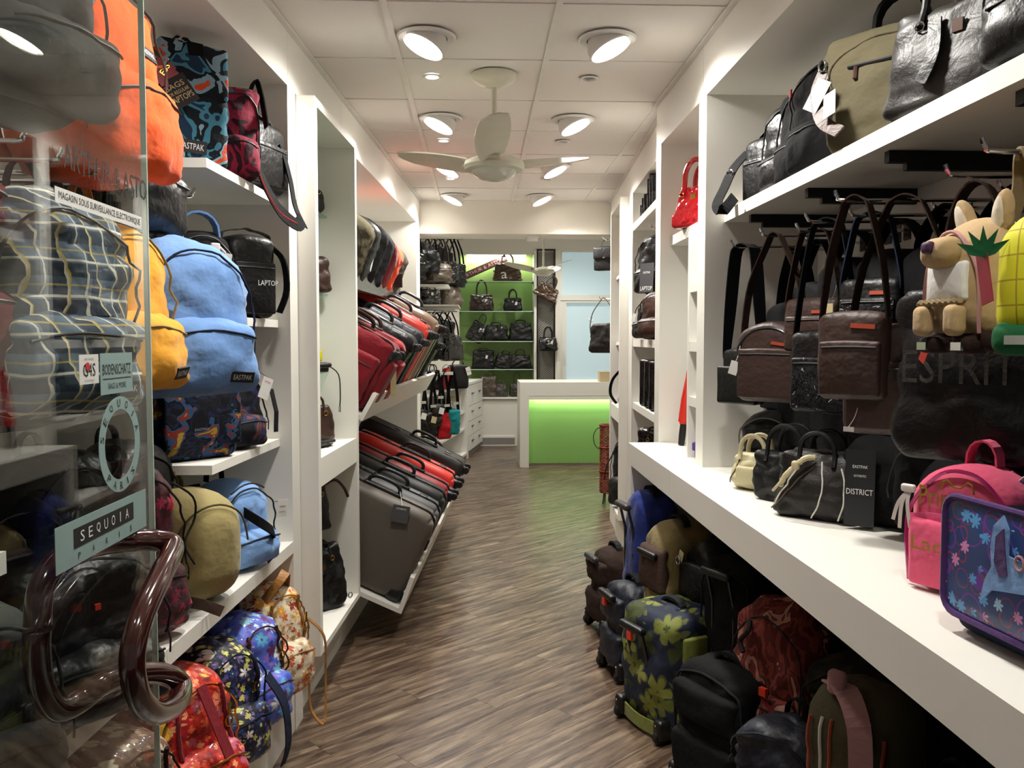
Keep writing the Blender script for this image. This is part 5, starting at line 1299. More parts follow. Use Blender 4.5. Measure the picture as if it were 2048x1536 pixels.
for k, (dx, dz) in enumerate(((-.03, -.07), (-.015, -.085), (.008, -.08))):
    t.ribbon('bow_ribbon', smooth([(-.095, -.075, .20), (-.10+dx*.5, -.085, .17), (-.10+dx, -.08, .20+dz)], 4), .007, .001, 'ribbon_white', wd=(1,.3,0))
t.soft('bow', .03, .012, .016, 'ribbon_white', c=(-.097, -.08, .192), r=.005, wr=.002, m=(3,2,2))
t.card((.10, .02, .235), .05, .06, 'card_white', R(30), R(30), R(60))
# satchel
t = T('school_satchel', 'blue school satchel with swirls and a bird applique, front of the bench', 'school bag', (.905, 1.255, 1.001), R(-84))
b, f = t.soft('body', .33, .13, .215, 'cloth_navy', body=True, r=.025, bulge=.006, wr=.003, m=(8,3,7))
fl_, ff = t.soft('flap', .325, .022, .200, 'swirl_satchel', c=(0, -.074, .035), r=.010, bulge=.010, wr=.002, m=(9,2,8))
pts = []
for cx, cz, a0 in ((.162-.03, .235-.03, 0), (-.162+.03, .235-.03, 90), (-.162+.03, .035+.03, 180), (.162-.03, .035+.03, 270)):
    for k in range(5):
        a = R(a0+k*22.5); pts.append((cx+.03*cos(a), -.085, cz+.03*sin(a)))
t.tube('binding', pts, .006, 'cloth_violet', 8, True, parent=fl_)
bird = [(-.045, -.005), (-.03, .02), (-.034, .05), (-.028, .085), (-.008, .105), (.004, .085), (.004, .045), (.028, .042), (.05, .058), (.046, .03), (.06, .01), (.075, -.02), (.04, -.005), (.0, -.012), (-.03, -.018), (-.055, -.045)]
mb = MB().quadbox(bird, 0, .003); mb.v = [(x+.005, -.0995-z, y+.125) for x, y, z in mb.v]
br_ = t.add('bird_applique', mb, 'cloth_ltblue', False, fl_)
mb = MB().quadbox([(-.022, .03), (-.02, .07), (-.004, .085), (.0, .05), (.006, .015), (-.01, .008)], 0, .002); mb.v = [(x+.005, -.1028-z, y+.125) for x, y, z in mb.v]
t.add('wing_patch', mb, 'cloth_violet', False, fl_)
t.add('eye_ring', MB().tube([(.035+.009*cos(a*pi/5), -.1035, .165+.011*sin(a*pi/5)) for a in range(10)], .002, 6, True), 'cloth_pinkcloth', True, fl_)
t.ribbon('carry_handle', [(x, y+.02, z) for x, y, z in arc((-.05, 0, .215), (.06, 0, .215), .035, 9)], .03, .010, 'cloth_black', wd=(0,1,0))
t, f = backpack('royal blue bag behind the school satchel at the right edge', (1.08, 1.36, 1.001), R(-60), .26, .14, .28, 'cloth_royal', arch=.06)

# ------------------------------------------------------------------ under the bench
trolley('royal blue wheeled duffel with grey grip, at the far end under the bench', (.80, 3.86, 0), R(-80), .22, .19, .80, 'cloth_royal', grip='plastic_grey', arch=.10, gripz=.90, pocket=False)
trolley('small brown wheeled bag at the outer end of the bench', (.70, 4.27, 0), R(-78), .28, .17, .43, 'cloth_brown', gripz=.86, arch=.12, grip='plastic_grey')
trolley('dark navy wheeled bag with red clip, in front of the blue duffel', (.69, 3.70, 0), R(-76), .27, .17, .42, 'nylon_navy', gripz=.84, redtag=True, arch=.08)
t, f = trolley('tan and brown wheeled travel bag under the bench', (.855, 3.53, 0), R(-72), .24, .22, .73, 'cloth_khaki', pm='cloth_gusset', gripz=.80, arch=.12)
t, f = trolley('black wheeled bag with chrome ring beside the tan travel bag', (.99, 3.36, 0), R(-70), .24, .22, .69, 'nylon_black', grip=None, arch=.14)
t.add('ring', MB().tube([(-.07+.014*cos(a*pi/5), -.165, .60+.018*sin(a*pi/5)) for a in range(10)], .003, 6, True), 'chrome'); t.card((-.05, -.16, .64), .03, .045, 'card_cream', 0, R(20), 0)
trolley('tall black wheeled bag with a thick black grip', (1.0, 3.03, 0), R(-64), .27, .24, .70, 'cloth_black', gripz=.92, arch=.02, pocket=False, handle=False, piping='cloth_charcoal')
t, f = trolley('navy wheeled bag printed with olive hibiscus flowers', (.755, 3.20, 0), R(-66), .34, .27, .47, 'hibiscus', gripz=.82, redtag=True, pocket=False, arch=.02, gx=-.02)
# laced olive panel on its near side (local -x is far, +x is near)
t.soft('laced_panel', .03, .11, .34, 'cloth_oliveband', c=(.168, -.03, .06), r=.010, bulge=.004, wr=.003, m=(2,4,6)); t.soft('top_panel', .18, .12, .02, 'cloth_navy', c=(-.02, .02, .452), r=.008, wr=.002, m=(5,3,2))
for k in range(4):
    t.tube('lacing', [(.186, -.065, .12+k*.07), (.190, -.045, .115+k*.07), (.186, -.02, .11+k*.07)], .005, 'zip_black', 6)
t.ribbon('olive_edge', smooth([(-.13, -.15, .05), (.0, -.16, .04), (.15, -.145, .05)], 4), .05, .006, 'cloth_oliveband', wd=(0,0,1))
t, f = backpack('reddish camouflage backpack with wine coloured tag under the bench', (.965, 2.60, .191), R(-58), .30, .17, .49, 'camo_red', trim='cloth_black', zipm='zip_black', arch=.14, wr=.012)
t.card((.06, -.14, .20), .06, .11, 'card_red', R(-4), R(24), 0, cord=(.04, -.13, .27), name='swing_tag'); t.card((.03, -.15, .10), .05, .035, 'card_white', R(-4), R(24), 0, lines=[('AUTHENTIC', .7, -.4, .15)])
t.box('red_clip', .03, .055, -.15, -.135, .22, .245, 'orange_red_plastic')
t.tube('drawcord', smooth([(-.05, -.10, .42), (-.03, -.13, .40), (-.06, -.13, .36), (-.04, -.14, .33)], 4), .008, 'cord_black', 6)
t, f = trolley('black wheeled bag with a steel D-ring in the foreground under the bench', (.82, 2.66, 0), R(-62), .34, .20, .45, 'cloth_black', gripz=.7, grip=None, arch=.06, piping='cloth_charcoal')
t.add('d_ring', MB().tube([(.10+.016*cos(a*pi/5), -.135, .33+.02*sin(a*pi/5)) for a in range(10)], .0035, 6, True), 'chrome')
t, f = backpack('dim olive camouflage backpack deep under the bench', (1.12, 2.33, .191), R(-58), .32, .18, .40, 'camo_olive', wr=.012)
t, f = backpack('olive and pink striped shoulder bag in the lower right corner', (.965, 2.02, .191), R(-52), .26, .19, .46, 'cloth_olive', trim='cloth_pinkcloth', name='shoulder_bag', cat='bag', pocket=False, zipper=False, arch=.06, straps=False, loop=False)
for x_, m_ in ((-.085, 'cloth_rust'), (-.055, 'zip_white'), (-.03, 'cloth_rust'), (.06, 'zip_white'), (.09, 'cloth_rust')):
    t.seam('stripe', [(x_, .03), (x_*1.02, .2), (x_, .38)], .0045, m_)
t.ribbon('pink_strap', smooth([(-.06, -.06, .455), (.0, -.10, .46), (.05, -.135, .40), (.06, -.14, .30)], 4), .055, .006, 'cloth_pinkcloth', wd=(1,.3,0))
t.soft('strap_knot', .045, .03, .06, 'cloth_pinkcloth', c=(-.03, -.09, .44), r=.012, wr=.003, m=(2,2,2))
t, f = backpack('dark navy nylon bag in front of the striped shoulder bag', (.85, 2.24, .191), R(-56), .28, .15, .26, 'nylon_navy', name='duffel', cat='bag', wr=.018, straps=False)
t.tube('zip_pull', [f(0, .16, .03), f(.005, .11, .035)], .004, 'chrome', 6)
t, f = backpack('black bag with orange and black strap in the dark lower right corner', (.93, 1.62, .191), R(-56), .32, .20, .40, 'nylon_black', name='duffel', cat='bag', wr=.012, straps=False)
t.ribbon('orange_strap', smooth([(-.10, -.10, .36), (-.11, -.15, .28), (-.09, -.16, .2)], 4), .03, .004, 'cloth_rust', wd=(1,.2,0))

# ------------------------------------------------------------------ cubby unit
t, f = handbag('glossy red heart-embossed handbag with ring handles in the cubby unit', (.985, 3.74, 2.001), R(-50), .24, .12, .18, 'patent_red', hh=.12, hr=.012, hm='patent_red', clasp='brass', taper=.28, dt=.4, wr=.006, quilt=.006, spread=.7, sag=0)
t.soft('base_band', .245, .125, .065, 'patent_red', c=(0, 0, 0), r=.02, wr=.003, m=(6,3,3)); 
t = T('umbrella', 'folded red umbrella with black handle leaning in the cubby unit', 'umbrella', (.955, 3.93, 1.002), R(0), R(-4), R(7))
t.add('canopy', MB().tube([(0,0,.10), (0,0,.14), (0,0,.22), (0,0,.30), (0,0,.38)], [.020, .027, .025, .018, .005], 10), 'umbrella_red')
for k in range(4): t.tube('fold', [(.024*cos(k*1.57), .024*sin(k*1.57), .11), (.026*cos(k*1.57+.5), .026*sin(k*1.57+.5), .22), (.010*cos(k*1.57+1), .010*sin(k*1.57+1), .36)], .004, 'umbrella_red', 6)
t.add('handle', MB().tube([(0,0,0), (0,0,.05), (0,0,.105)], [.015, .017, .016], 12), 'plastic_black')
t = T('umbrella', 'black umbrella standing beside the red one in the cubby unit', 'umbrella', (1.01, 3.85, 1.002), 0, 0, R(5))
t.add('canopy', MB().tube([(0,0,.08), (0,0,.12), (0,0,.20), (0,0,.30)], [.018, .024, .02, .005], 10), 'nylon_black'); t.add('handle', MB().tube([(0,0,0), (0,0,.085)], .014, 12), 'plastic_black')
t, f = wallet('purple pouch with pink pattern at the foot of the cubby column', (.955, 3.445, 1.001), R(-60), .12, .06, .075, 'cloth_purple', name='pouch', cat='pouch')
t.tube('pattern', [(-.03, -.045, .03), (-.01, -.048, .045), (.01, -.048, .03), (.03, -.045, .045)], .002, 'print_red', 5); t.tube('loop', arc((-.01, 0, .07), (.01, 0, .07), .03, 7), .004, 'cord_black', 6)

# ------------------------------------------------------------------ far right shelf unit
def RXY(off, y): return RA + RB*y + off
for i, (y, h_) in enumerate(((5.30, .09), (5.22, .12), (5.13, .13), (4.98, .19), (4.88, .20), (4.78, .18))):
    wallet(('small black clutch' if i < 3 else 'tall black clutch') + ' on the top right shelf, ' + ['farthest', 'second from far end', 'third from far end', 'fourth from far end', 'second nearest', 'nearest'][i], (RXY(.11, y), y, 2.263), R(-20), .18, .035, h_, 'wallet_black', group='clutches on the top right shelf', rx=R(4))
t, f = backpack('black laptop backpack with LAPTOP tag on the far right unit', (RXY(.12, 4.98), 4.98, 1.765), R(-52), .30, .17, .37, 'nylon_black', arch=.14)
t.card((.02, -.17, .18), .095, .17, 'card_grey', R(-4), 0, R(6), lines=[('EASTPAK', .5, -.32, .08), ('LAPTOP', .85, -.86, .14)], tmat='print_white', name='swing_tag', cord=(.02, -.12, .24))
hook('display_hook', 'chrome display hook in the far right unit', RXY(.39, 4.98), RXY(.04, 4.98), 4.98, 2.165, 'right display hooks')
t, f = backpack('black backpack standing on the second shelf of the far right unit', (RXY(.11, 5.12), 5.12, 1.502), R(-56), .26, .16, .26, 'nylon_black', arch=.14)
p = f(-.05, .16, .03); t.card((p[0], p[1]-.01, p[2]), .03, .05, 'card_white', 0, R(20), 0)
t, f = backpack('black-brown leather bag nearest on the second shelf of the far right unit', (RXY(.10, 4.72), 4.72, 1.502), R(-56), .30, .15, .28, 'leather_brown', name='leather_bag', cat='bag', pocket=True, arch=.05, straps=False)
for k in range(3):
    t = T('document_case', 'black ribbed document case in the far right unit, ' + ['farthest', 'middle', 'nearest'][k] + ' of three', 'case', (RXY(.14, 5.16-.2*k), 5.16-.2*k, 1.091), R(-35), group='document cases')
    t.soft('body', .25, .12, .29, 'patent_black', body=True, r=.02, bulge=.006, wr=.002)
    for j in range(4): t.tube('rib', [(-.09+.06*j, -.066, .02), (-.09+.06*j, -.07, .15), (-.09+.06*j, -.066, .27)], .010, 'patent_black', 8)
    t.box('lock', -.012, .012, -.07, -.06, .2, .215, 'chrome')
handbag('shiny black bag with gold trim below the document cases', (RXY(.15, 5.05), 5.05, .635), R(-45), .34, .16, .33, 'patent_black', hh=.02, hs=1, clasp='brass', taper=.05)
# far right frame unit
t, f = wallet('tan and brown striped tube case on the top shelf of the right frame', (RXY(.10, 6.05), 6.05, 1.975), R(-40), .10, .06, .34, 'leather_tan', name='tube_case', cat='case')
for k in range(5): t.box('stripe', -.052, .052, -.036, -.028, .04+k*.06, .06+k*.06, 'leather_brown')
handbag('brown handbag with a drooping strap in the right frame', (RXY(.10, 6.10), 6.10, 1.485), R(-50), .24, .12, .20, 'leather_brown', hh=.14, hr=.010, hs=2)
t, f = tote('black bag with a curved strap above the thick shelf of the right frame', (RXY(.11, 6.08), 6.08, 1.026), R(-50), .26, .12, .27, 'leather_black', .10)
t.ribbon('hanging_strap', smooth([(-.10, -.06, .26), (-.15, -.10, .18), (-.16, -.11, .08), (-.11, -.10, .01)], 5), .03, .004, 'cloth_black', wd=(0,1,0))
t, f = backpack('tall black bag in the bottom of the right frame', (RXY(.08, 6.05), 6.05, .279), R(-56), .30, .17, .52, 'nylon_black', arch=.12)
t.tube('hanging_cord', smooth([(-.08, -.10, .42), (-.13, -.14, .30), (-.15, -.14, .20)], 4), .005, 'cord_black', 6)
# ------------------------------------------------------------------ REAR ROOM
# cash desk
t = T('cash_desk', 'white cash desk with a lit green glass front', 'desk', (1.2, 10.1, 0))
lpart(t, 'top', BX(.474, 2.1, 9.82, 10.55, .845, 1.003)); lpart(t, 'leg_panel', BX(.474, .578, 9.82, 10.55, 0, .845)); lpart(t, 'front_panel', BX(.578, 2.1, 9.965, 9.985, .03, .845), 'green_glass')
lpart(t, 'base_strip', BX(.578, 2.1, 9.955, 9.985, 0, .03), 'brushed_steel'); lpart(t, 'light_valance', BX(.578, 2.1, 9.825, 9.84, .80, .845))
lpart(t, 'light_strip', BX(.60, 2.08, 9.90, 9.93, .832, .842), 'strip_glow')
ld = bpy.data.lights.new('strip_light', 'AREA'); ld.shape = 'RECTANGLE'; ld.size = 1.45; ld.size_y = .03; ld.energy = 4.2; ld.color = (.98, 1, .88)
lo = bpy.data.objects.new('strip_light', ld); COL.objects.link(lo); lo.parent = t.o; lo.matrix_parent_inverse = Matrix.Translation(-Vector(t.o.location)); lo.location = (1.34, 9.915, .828); lo.rotation_euler = (R(12), 0, 0)
t = T('cardboard_box', 'small beige box on the cash desk', 'box', (1.55, 10.0, 1.004)); t.box('carton', -.12, .12, -.09, .09, 0, .12, 'box_card'); t.box('lid_strip', -.02, .02, -.091, .091, .1195, .121, 'card_cream'); t.box('lid', -.122, .122, -.092, .092, .112, .119, 'box_card')
# display niche
t = T('niche_light', 'bright fluorescent tube at the top of the green niche', 'lamp', (.243, 12.10, 2.71))
t.add('tube', MB().tube([(-.42, 0, 0), (.42, 0, 0)], .018, 12), 'tube_glow'); t.box('fitting', -.46, .46, -.03, .03, .02, .05, 'lamp_white')
ld = bpy.data.lights.new('tube_light', 'AREA'); ld.shape = 'RECTANGLE'; ld.size = .9; ld.size_y = .06; ld.energy = 7; ld.color = (1, 1, .93)
lo = bpy.data.objects.new('tube_light', ld); COL.objects.link(lo); lo.parent = t.o; lo.location = (0, -.03, -.03); lo.rotation_euler = (R(18), 0, 0)
struct('trim_6', BX(-.285, .771, 11.9, 11.915, 2.70, 2.765), 'wall_paint', 'white valance above the green niche')
for i, z in enumerate((2.331, 1.909, 1.486, 1.089)):
    t = T('glass_shelf', 'glass shelf in the green niche, ' + ['topmost', 'second from top', 'third from top', 'lowest'][i], 'shelf', (.243, 12.04, z-.012), group='niche shelves')
    t.box('pane', -.527, .527, -.14, .145, 0, .011, 'shelf_glass'); t.box('front_edge', -.527, .527, -.1425, -.14, 0, .011, 'glass_edge')
    for sx in (-1, 1): t.box('bracket', sx*.515-.008, sx*.515+.008, -.10, .12, -.014, 0, 'gunmetal')
NX = lambda px: .00704*(px-958.5)
t = T('name_board', 'long dark brown board with pale lettering leaning in the niche', 'sign', (-.25, 12.08, 2.335), 0, R(-6), R(-24))
bd = t.box('board', 0, .72, -.008, .008, 0, .10, 'sign_brown'); t.add('lettering', text_mb('ARTHUR & ASTON', .64, .052, Matrix.Translation((.36, -.009, .05)), False), 'cloth_pinkcloth', False, bd)
t, f = handbag('bronze brown handbag with a white letter a, top of the niche', (NX(1015), 11.99, 2.332), 0, .42, .16, .25, 'leather_bronze', hh=.15, hr=.008, taper=.2, clasp=None, wr=.016)
t.add('lettering', text_mb('a', .09, .09, Matrix.Translation((-.05, f(-.05, .08)[1]-.006, .08))), 'print_white', False)
GN = 'handbags in the green niche'
NB = [('glossy dark brown tote with two tall ring handles, second niche shelf', 963, 1.910, .36, .15, .24, 'patent_brown', .20, .010, 0, 'chrome', 'card_white'), ('small black flap handbag with single handle, second niche shelf', 1026, 1.910, .27, .13, .19, 'leather_black', .12, .011, 0, 'chrome', 'card_white'),
      ('black bag tipped on its side with a looped handle, third niche shelf', 944, 1.487, .24, .13, .30, 'patent_black', .12, .007, 26, None, 'card_white'), ('gathered black leather bag with clasp, middle of the third niche shelf', 992, 1.487, .35, .15, .23, 'leather_black', .04, .008, 0, 'chrome', None), ('boxy black leather bag at the right end of the third niche shelf', 1042, 1.487, .34, .15, .26, 'leather_black', .05, .010, 0, None, None),
      ('wide black bag with white tags on the lowest glass shelf', 966, 1.090, .33, .15, .27, 'leather_black', .03, .008, 0, None, 'card_white'), ('black bag with folded flap in the middle of the lowest glass shelf', 1004, 1.090, .26, .14, .22, 'leather_black', .06, .008, 14, None, None), ('low black bag with white tag at the right of the lowest glass shelf', 1041, 1.090, .33, .15, .20, 'leather_black', .09, .008, 0, None, 'card_white')]
for lb, px, z, w_, d_, h_, m_, hh_, hr_, ti, cl, tg in NB:
    handbag(lb, (NX(px), 11.99, z), R(-3), w_, d_, h_, m_, hh=hh_, hr=hr_, ry=R(ti), clasp=cl, tagm=tg, group=GN, wr=.012, hs=2 if ti == 0 else 1)
for lb, px, w_, h_, m_ in (('grey-brown soft bag at the left of the niche ledge', 976, .26, .30, 'leather_taupe'), ('small grey-brown bag in the middle of the niche ledge', 1003, .18, .19, 'leather_grey'), ('dark bag with tall handle at the right of the niche ledge', 1034, .22, .20, 'leather_olive')):
    handbag(lb, (NX(px), 11.99, .691), R(-4), w_, .13, h_, m_, hh=.05 if px < 1010 else .16, hr=.008, clasp=None, group='bags on the niche ledge', wr=.012)
# black expanded-metal panel
t = T('mesh_panel', 'tall black expanded-metal panel beside the niche', 'panel', (.94, 11.90, .7))
mb = BX(-.134, -.112, -.012, .012, 0, 2.08); mb.box(.112, .134, -.012, .012, 0, 2.08); mb.box(-.112, .112, -.012, .012, 2.06, 2.08); mb.box(-.112, .112, -.012, .012, 0, .02)
t.add('frame', mb, 'mesh_black', False)
mb = MB(); n_ = 6; cw = .224/n_; chh = .032; rows = int(2.04/chh)
for r_ in range(rows):
    z0 = .02 + r_*chh
    for c_ in range(n_):
        x0 = -.112 + c_*cw
        for a, b in (((x0, z0), (x0+cw/2, z0+chh/2)), ((x0+cw/2, z0+chh/2), (x0+cw, z0)), ((x0, z0+chh), (x0+cw/2, z0+chh/2)), ((x0+cw/2, z0+chh/2), (x0+cw, z0+chh))):
            mb.ribbon([(a[0], 0, a[1]), (b[0], 0, b[1])], .005, .0042, (0, 1, 0))
o = t.add('mesh', mb, 'mesh_black', False); o['kind'] = 'stuff'
t, f = handbag('bronze ruched bag hanging crooked on the black mesh panel', (.90, 11.79, 2.08), R(0), .34, .13, .20, 'leather_bronze', hh=.14, hr=.006, ry=R(28), wr=.02, clasp=None)
for k in range(4): t.tube('fringe', smooth([(.13+.012*k, -.03, .05), (.16+.01*k, -.04, -.04), (.15+.015*k, -.03, -.12)], 3), .0025, 'cord_black', 5)
t, f = handbag('black patent bag with buckle and tag hanging on the mesh panel', (.965, 11.80, 1.345), 0, .28, .14, .20, 'patent_black', hh=.14, hr=.010, wr=.012, clasp='chrome', tagm='card_white')

# low cabinet with drawers along the left of the rear room
CA, CB = -1.922, .1664
CP = lambda *k: P(CA, CB, *k)
t = T('low_cabinet', 'low white cabinet with drawers and open shelves, rear left', 'cabinet', (CA+CB*10, 10.0, 0))
lpart(t, 'top', CP(-.45, .004, 8.3, 11.80, .925, .958)); lpart(t, 'drawer_box', CP(-.45, -.018, 10.69, 11.80, .07, .925)); lpart(t, 'plinth', CP(-.45, -.03, 8.3, 11.80, 0, .07), 'skirting_grey')
lpart(t, 'side_panel', CP(-.45, 0, 10.60, 10.688, .0, .925)); lpart(t, 'side_panel', CP(-.45, 0, 8.3, 8.34, 0, .925)); lpart(t, 'back_panel', CP(-.45, -.43, 8.34, 10.6, .07, .925)); lpart(t, 'bottom_panel', CP(-.43, 0, 8.34, 10.6, .05, .08))
for z in (.36, .58): lpart(t, 'shelf', CP(-.43, -.03, 8.34, 10.6, z, z+.03))
zs = [.075, .265, .455, .65, .922]
for k in range(4):
    dr = lpart(t, 'drawer', CP(-.018, 0, 10.70, 11.795, zs[k]+.003, zs[k+1]-.003))
    for y in (10.98, 11.52):
        zz = (zs[k]+zs[k+1])/2 + .02
        hd = link('drawer_handle', P(CA, CB, .0, .014, y-.06, y+.06, zz-.006, zz+.006), 'gunmetal', dr, False); 
t = T('storage_box', 'small cream box on the open cabinet shelf', 'box', (CA+CB*10.3-.12, 10.3, .612), R(-8)); t.box('carton', -.08, .08, -.12, .12, 0, .16, 'card_white'); t.box('lid', -.084, .084, -.124, .124, .15, .185, 'card_cream')
handbag('dark folded bag lying on the upper open cabinet shelf', (CA+CB*9.9-.14, 9.9, .612), R(70), .26, .16, .10, 'leather_black', hh=.02, clasp=None)
# bags on the cabinet top
t, f = sling('black handbag with red and white tag standing on the low cabinet', (-.24, 9.35, .959), R(30), .22, .13, .27, 'leather_black', .06, name='handbag', gap=.03, cat='handbag', pocket=False, strapx=.07)
t.card((.07, -.09, .24), .055, .09, 'card_white', 0, R(-18), 0, cord=(.05, -.07, .26), lines=[('BAGS', .7, -.5, .2)], tmat='print_red')
t, f = sling('narrow red patent pouch standing on the low cabinet', (-.36, 9.15, .959), R(20), .09, .08, .24, 'patent_red', .03, name='pouch', cat='pouch', gap=.02, pocket=False)
t, f = handbag('black handbag with white label left of the red pouch on the cabinet', (-.52, 9.2, .959), R(20), .20, .12, .22, 'leather_black', hh=.06, tagm='card_white')

# racks of hanging bags on the rear left wall
t = T('bag_rack', 'white wall rack with rails and shelf on the rear left wall', 'rack', (-.95, 8.6, 0))
lpart(t, 'upper_shelf', BX(-1.0, -.30, 8.2, 9.3, 2.015, 2.04)); lpart(t, 'rail', BX(-1.0, -.245, 8.45, 8.49, 1.79, 1.825)); lpart(t, 'rail', BX(-1.0, -.25, 7.95, 7.985, 1.17, 1.198)); rack = t
def arm(x, y, z): lpart(rack, 'arm', BX(-.975, x+.07, y-.007, y+.007, z-.012, z), 'chrome')
lpart(t, 'middle_shelf', BX(-1.0, -.20, 8.12, 9.0, 1.827, 1.84))
lpart(t, 'upright', BX(-1.0, -.97, 7.9, 7.95, 0, 2.6)); lpart(t, 'upright', BX(-1.0, -.97, 9.3, 9.35, 0, 2.6))
GR = 'bags hanging on the rear left rack'
WH = ['nearest', 'second', 'third', 'fourth', 'fifth', 'farthest']
ups = [(-.62, 8.0, 2.06, .20, .42, 'patent_black'), (-.50, 8.12, 2.14, .24, .36, 'leather_black'), (-.40, 8.25, 2.06, .26, .30, 'leather_taupe'), (-.33, 8.45, 2.07, .24, .34, 'patent_black'), (-.29, 8.75, 2.06, .24, .36, 'leather_black'), (-.25, 9.05, 2.06, .22, .40, 'patent_black')]
for i, (x, y, z, w_, h_, m_) in enumerate(ups):
    sling(('taupe bag' if m_ == 'leather_taupe' else 'glossy black bag' if m_ == 'patent_black' else 'black leather bag') + ' on the upper rail of the rear left rack, ' + WH[i], (x, y, z), R(35), w_, .13, h_*.62, m_, 2.58-z-h_*.62, name='shoulder_bag', group=GR, wr=.016, arch=.06, taper=.15, pocket=(i % 2 == 0), gap=.03); arm(x, y, 2.58)
mids = [(-.66, 8.2, 1.841, .22, .17, 'leather_black', 'black handbag at the near end, above the upper white rail'), (-.50, 8.3, 1.841, .24, .16, 'patent_black', 'glossy black handbag above the upper white rail'), (-.30, 8.75, 1.841, .26, .22, 'leather_taupe', 'grey-brown handbag at the far end of the rack, beside the green niche')]
for x, y, z, w_, h_, m_, lb in mids:
    handbag(lb, (x, y, z), R(40), w_, .13, h_, m_, hh=.05, group=GR, clasp='chrome', wr=.014)
lows = [(-.72, 8.3, 'leather_brown'), (-.62, 8.36, 'leather_black'), (-.52, 8.4, 'leather_taupe'), (-.44, 8.44, 'patent_black'), (-.36, 8.46, 'leather_black'), (-.29, 8.47, 'patent_black')]
for i, (x, y, m_) in enumerate(lows):
    sling({'leather_brown': 'brown', 'leather_black': 'black leather', 'leather_taupe': 'taupe', 'patent_black': 'glossy black'}[m_] + ' handbag hanging under the upper white rail, ' + WH[i], (x, y, 1.33 - .02*(i % 3)), R(48), .25, .12, .26, m_, .20+.02*(i % 3), name='handbag', cat='handbag', group=GR, wr=.016, sw=.018, taper=.1, arch=.05, gap=.03, pocket=i % 2 == 1, tagcard='card_white' if i % 2 == 0 else None); arm(x, y, 1.79)
for i, (x, y, z, w_, h_, m_) in enumerate([(-.80, 8.1, 2.05, .24, .40, 'leather_black'), (-.72, 8.32, 2.07, .26, .42, 'nylon_black'), (-.60, 8.62, 2.05, .26, .44, 'leather_dark'), (-.48, 8.92, 2.05, .26, .44, 'nylon_black'), (-.42, 9.2, 2.05, .26, .42, 'leather_black')]):
    sling('black bag in the back layer of the upper rear rail, ' + WH[i], (x, y, z), R(40), w_, .15, h_, m_, 2.60-z-h_, name='shoulder_bag', group=GR, wr=.012, arch=.08, gap=.04); arm(x, y, 2.60)
for i, (x, y, m_) in enumerate([(-.84, 8.4, 'nylon_black'), (-.72, 8.62, 'leather_black'), (-.60, 8.82, 'leather_dark'), (-.50, 9.0, 'nylon_black'), (-.42, 9.18, 'leather_black')]):
    sling('black bag in the back layer under the upper white rail, ' + WH[i], (x, y, 1.30), R(40), .30, .14, .42, m_, .08, name='shoulder_bag', group=GR, wr=.012, arch=.08, gap=.05); arm(x, y, 1.80)
strs = [(-.56, 7.84, .62, 'leather_black', 'black crossbody with long strap on the lower rail, nearest', 'card_white'), (-.47, 7.90, .58, 'nylon_black', 'black crossbody with round white tag on the lower rail', 'card_cream'), (-.40, 7.94, .66, 'leather_dark', 'dark leather crossbody with square tag on the lower rail', 'card_white'), (-.335, 7.965, .56, 'cloth_redcloth', 'red quilted crossbody with black strap on the lower rail', None), (-.255, 7.99, .60, 'cloth_teal', 'teal quilted crossbody with black strap on the lower rail', None)]
for x, y, z, m_, lb, tg in strs:
    h_ = .24 if m_ != 'cloth_redcloth' else .26
    t, f = sling(lb, (x, y, z), R(34), .16 if 'cloth' not in m_ else .13, .09, h_, m_, 1.198-z-h_, trim='cloth_black', sw=.05, group='crossbody bags on the lower rail', wr=.012, gap=.02, arch=.06, pocket=False, double=False)
    p = f(0, h_*.97); t.box('strap_slider', -.03, .03, p[1]-.01, p[1]+.0, h_+.05, h_+.075, 'chrome')
    if tg: t.card((.01, -.075, h_*.85), .055, .06, tg, 0, R(15), 0, cord=(0, -.06, h_*.95))

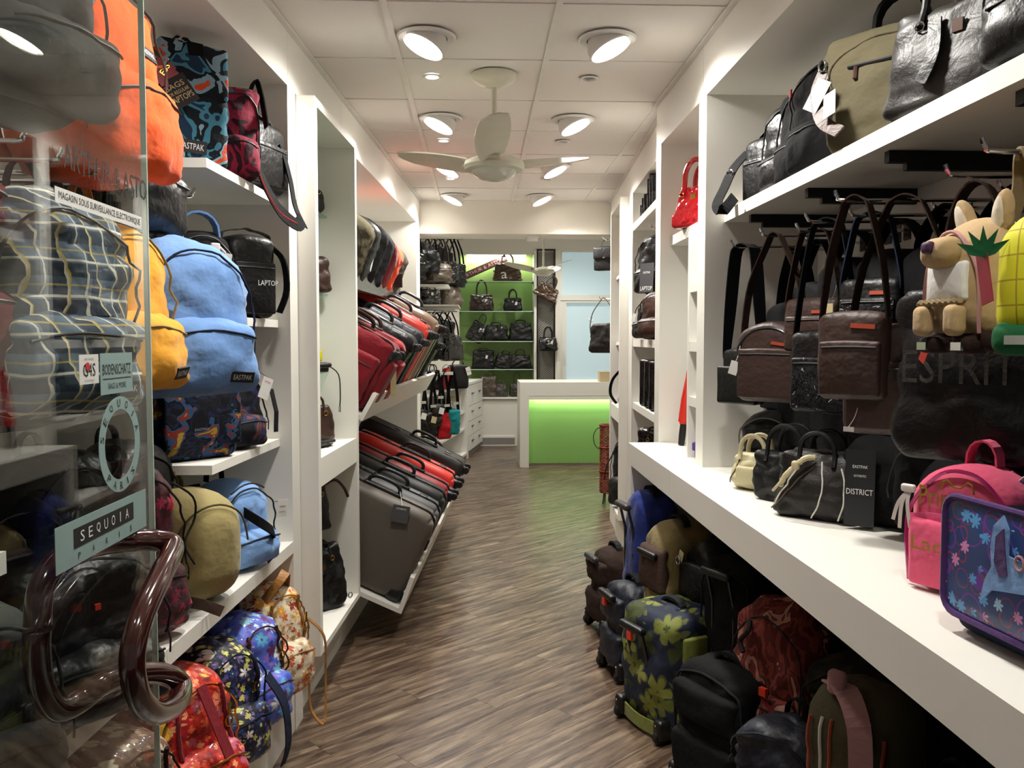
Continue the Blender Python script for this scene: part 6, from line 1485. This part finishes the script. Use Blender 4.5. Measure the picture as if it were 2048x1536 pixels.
# wicker basket
t = T('wicker_stand', 'tall reddish wicker basket stand beside the right frame unit', 'basket', (1.165, 7.62, 0))
mb = MB()
for k in range(44):
    z = .11 + k*.0138
    mb.tube([(.062*cos(a*2*pi/20)*(1+.035*(1 if (a+k) % 2 else -1)), .062*sin(a*2*pi/20)*(1+.035*(1 if (a+k) % 2 else -1)), z) for a in range(20)], .0062, 5, True)
o = t.add('weave', mb, 'wicker'); o['kind'] = 'stuff'
for k in range(10):
    a = 2*pi*k/10; t.tube('stake', [(.061*cos(a), .061*sin(a), .10), (.061*cos(a), .061*sin(a), .725)], .004, 'wicker', 6)
t.tube('rim', [(.066*cos(a*2*pi/20), .066*sin(a*2*pi/20), .722) for a in range(20)], .009, 'wicker', 8, True)
for z in (.30, .52): t.tube('band', [(.068*cos(a*2*pi/20), .068*sin(a*2*pi/20), z) for a in range(20)], .009, 'wicker', 8, True)
t.add('bottom', MB().lathe([(0, .10), (.06, .10), (.06, .11), (0, .11)], 20), 'wicker')
for k in range(3):
    a = R(100+120*k); t.tube('leg', [(.035*cos(a), .035*sin(a), .105), (.05*cos(a), .05*sin(a), .0)], .006, 'black_steel', 8)
t.tube('carry_cord', smooth([(-.066, 0, .70), (-.10, 0, .68), (-.125, -.005, .62), (-.11, 0, .54), (-.07, 0, .50)], 4), .004, 'cord_black', 6)
# bags hung on the wall end by the frame
t, f = sling('black suede shoulder bag hanging beyond the right frame unit', (1.005, 6.78, 1.395), R(-20), .24, .08, .24, 'leather_dark', .20, name='shoulder_bag', sw=.02, pocket=False, gap=.03, taper=.2, wr=.012)
t.add('strap_ring', MB().tube([(-.10+.016*cos(a*pi/5), -.02, .27+.02*sin(a*pi/5)) for a in range(10)], .003, 6, True), 'chrome')
t, f = wallet('black pouch hanging high beyond the right frame unit', (1.03, 6.78, 2.06), R(-30), .20, .09, .19, 'leather_black', name='pouch', cat='pouch')
t.ribbon('hanging_loop', arc((-.05, 0, .18), (.05, 0, .18), .07, 9), .016, .003, 'leather_black', wd=(0,1,0))
hook('display_hook', 'chrome hook holding the black pouch beyond the right frame', 1.085, .99, 6.78, 2.308, 'rear wall hooks')
hook('display_hook', 'chrome hook holding the black suede shoulder bag', 1.085, .97, 6.78, 1.832, 'rear wall hooks')
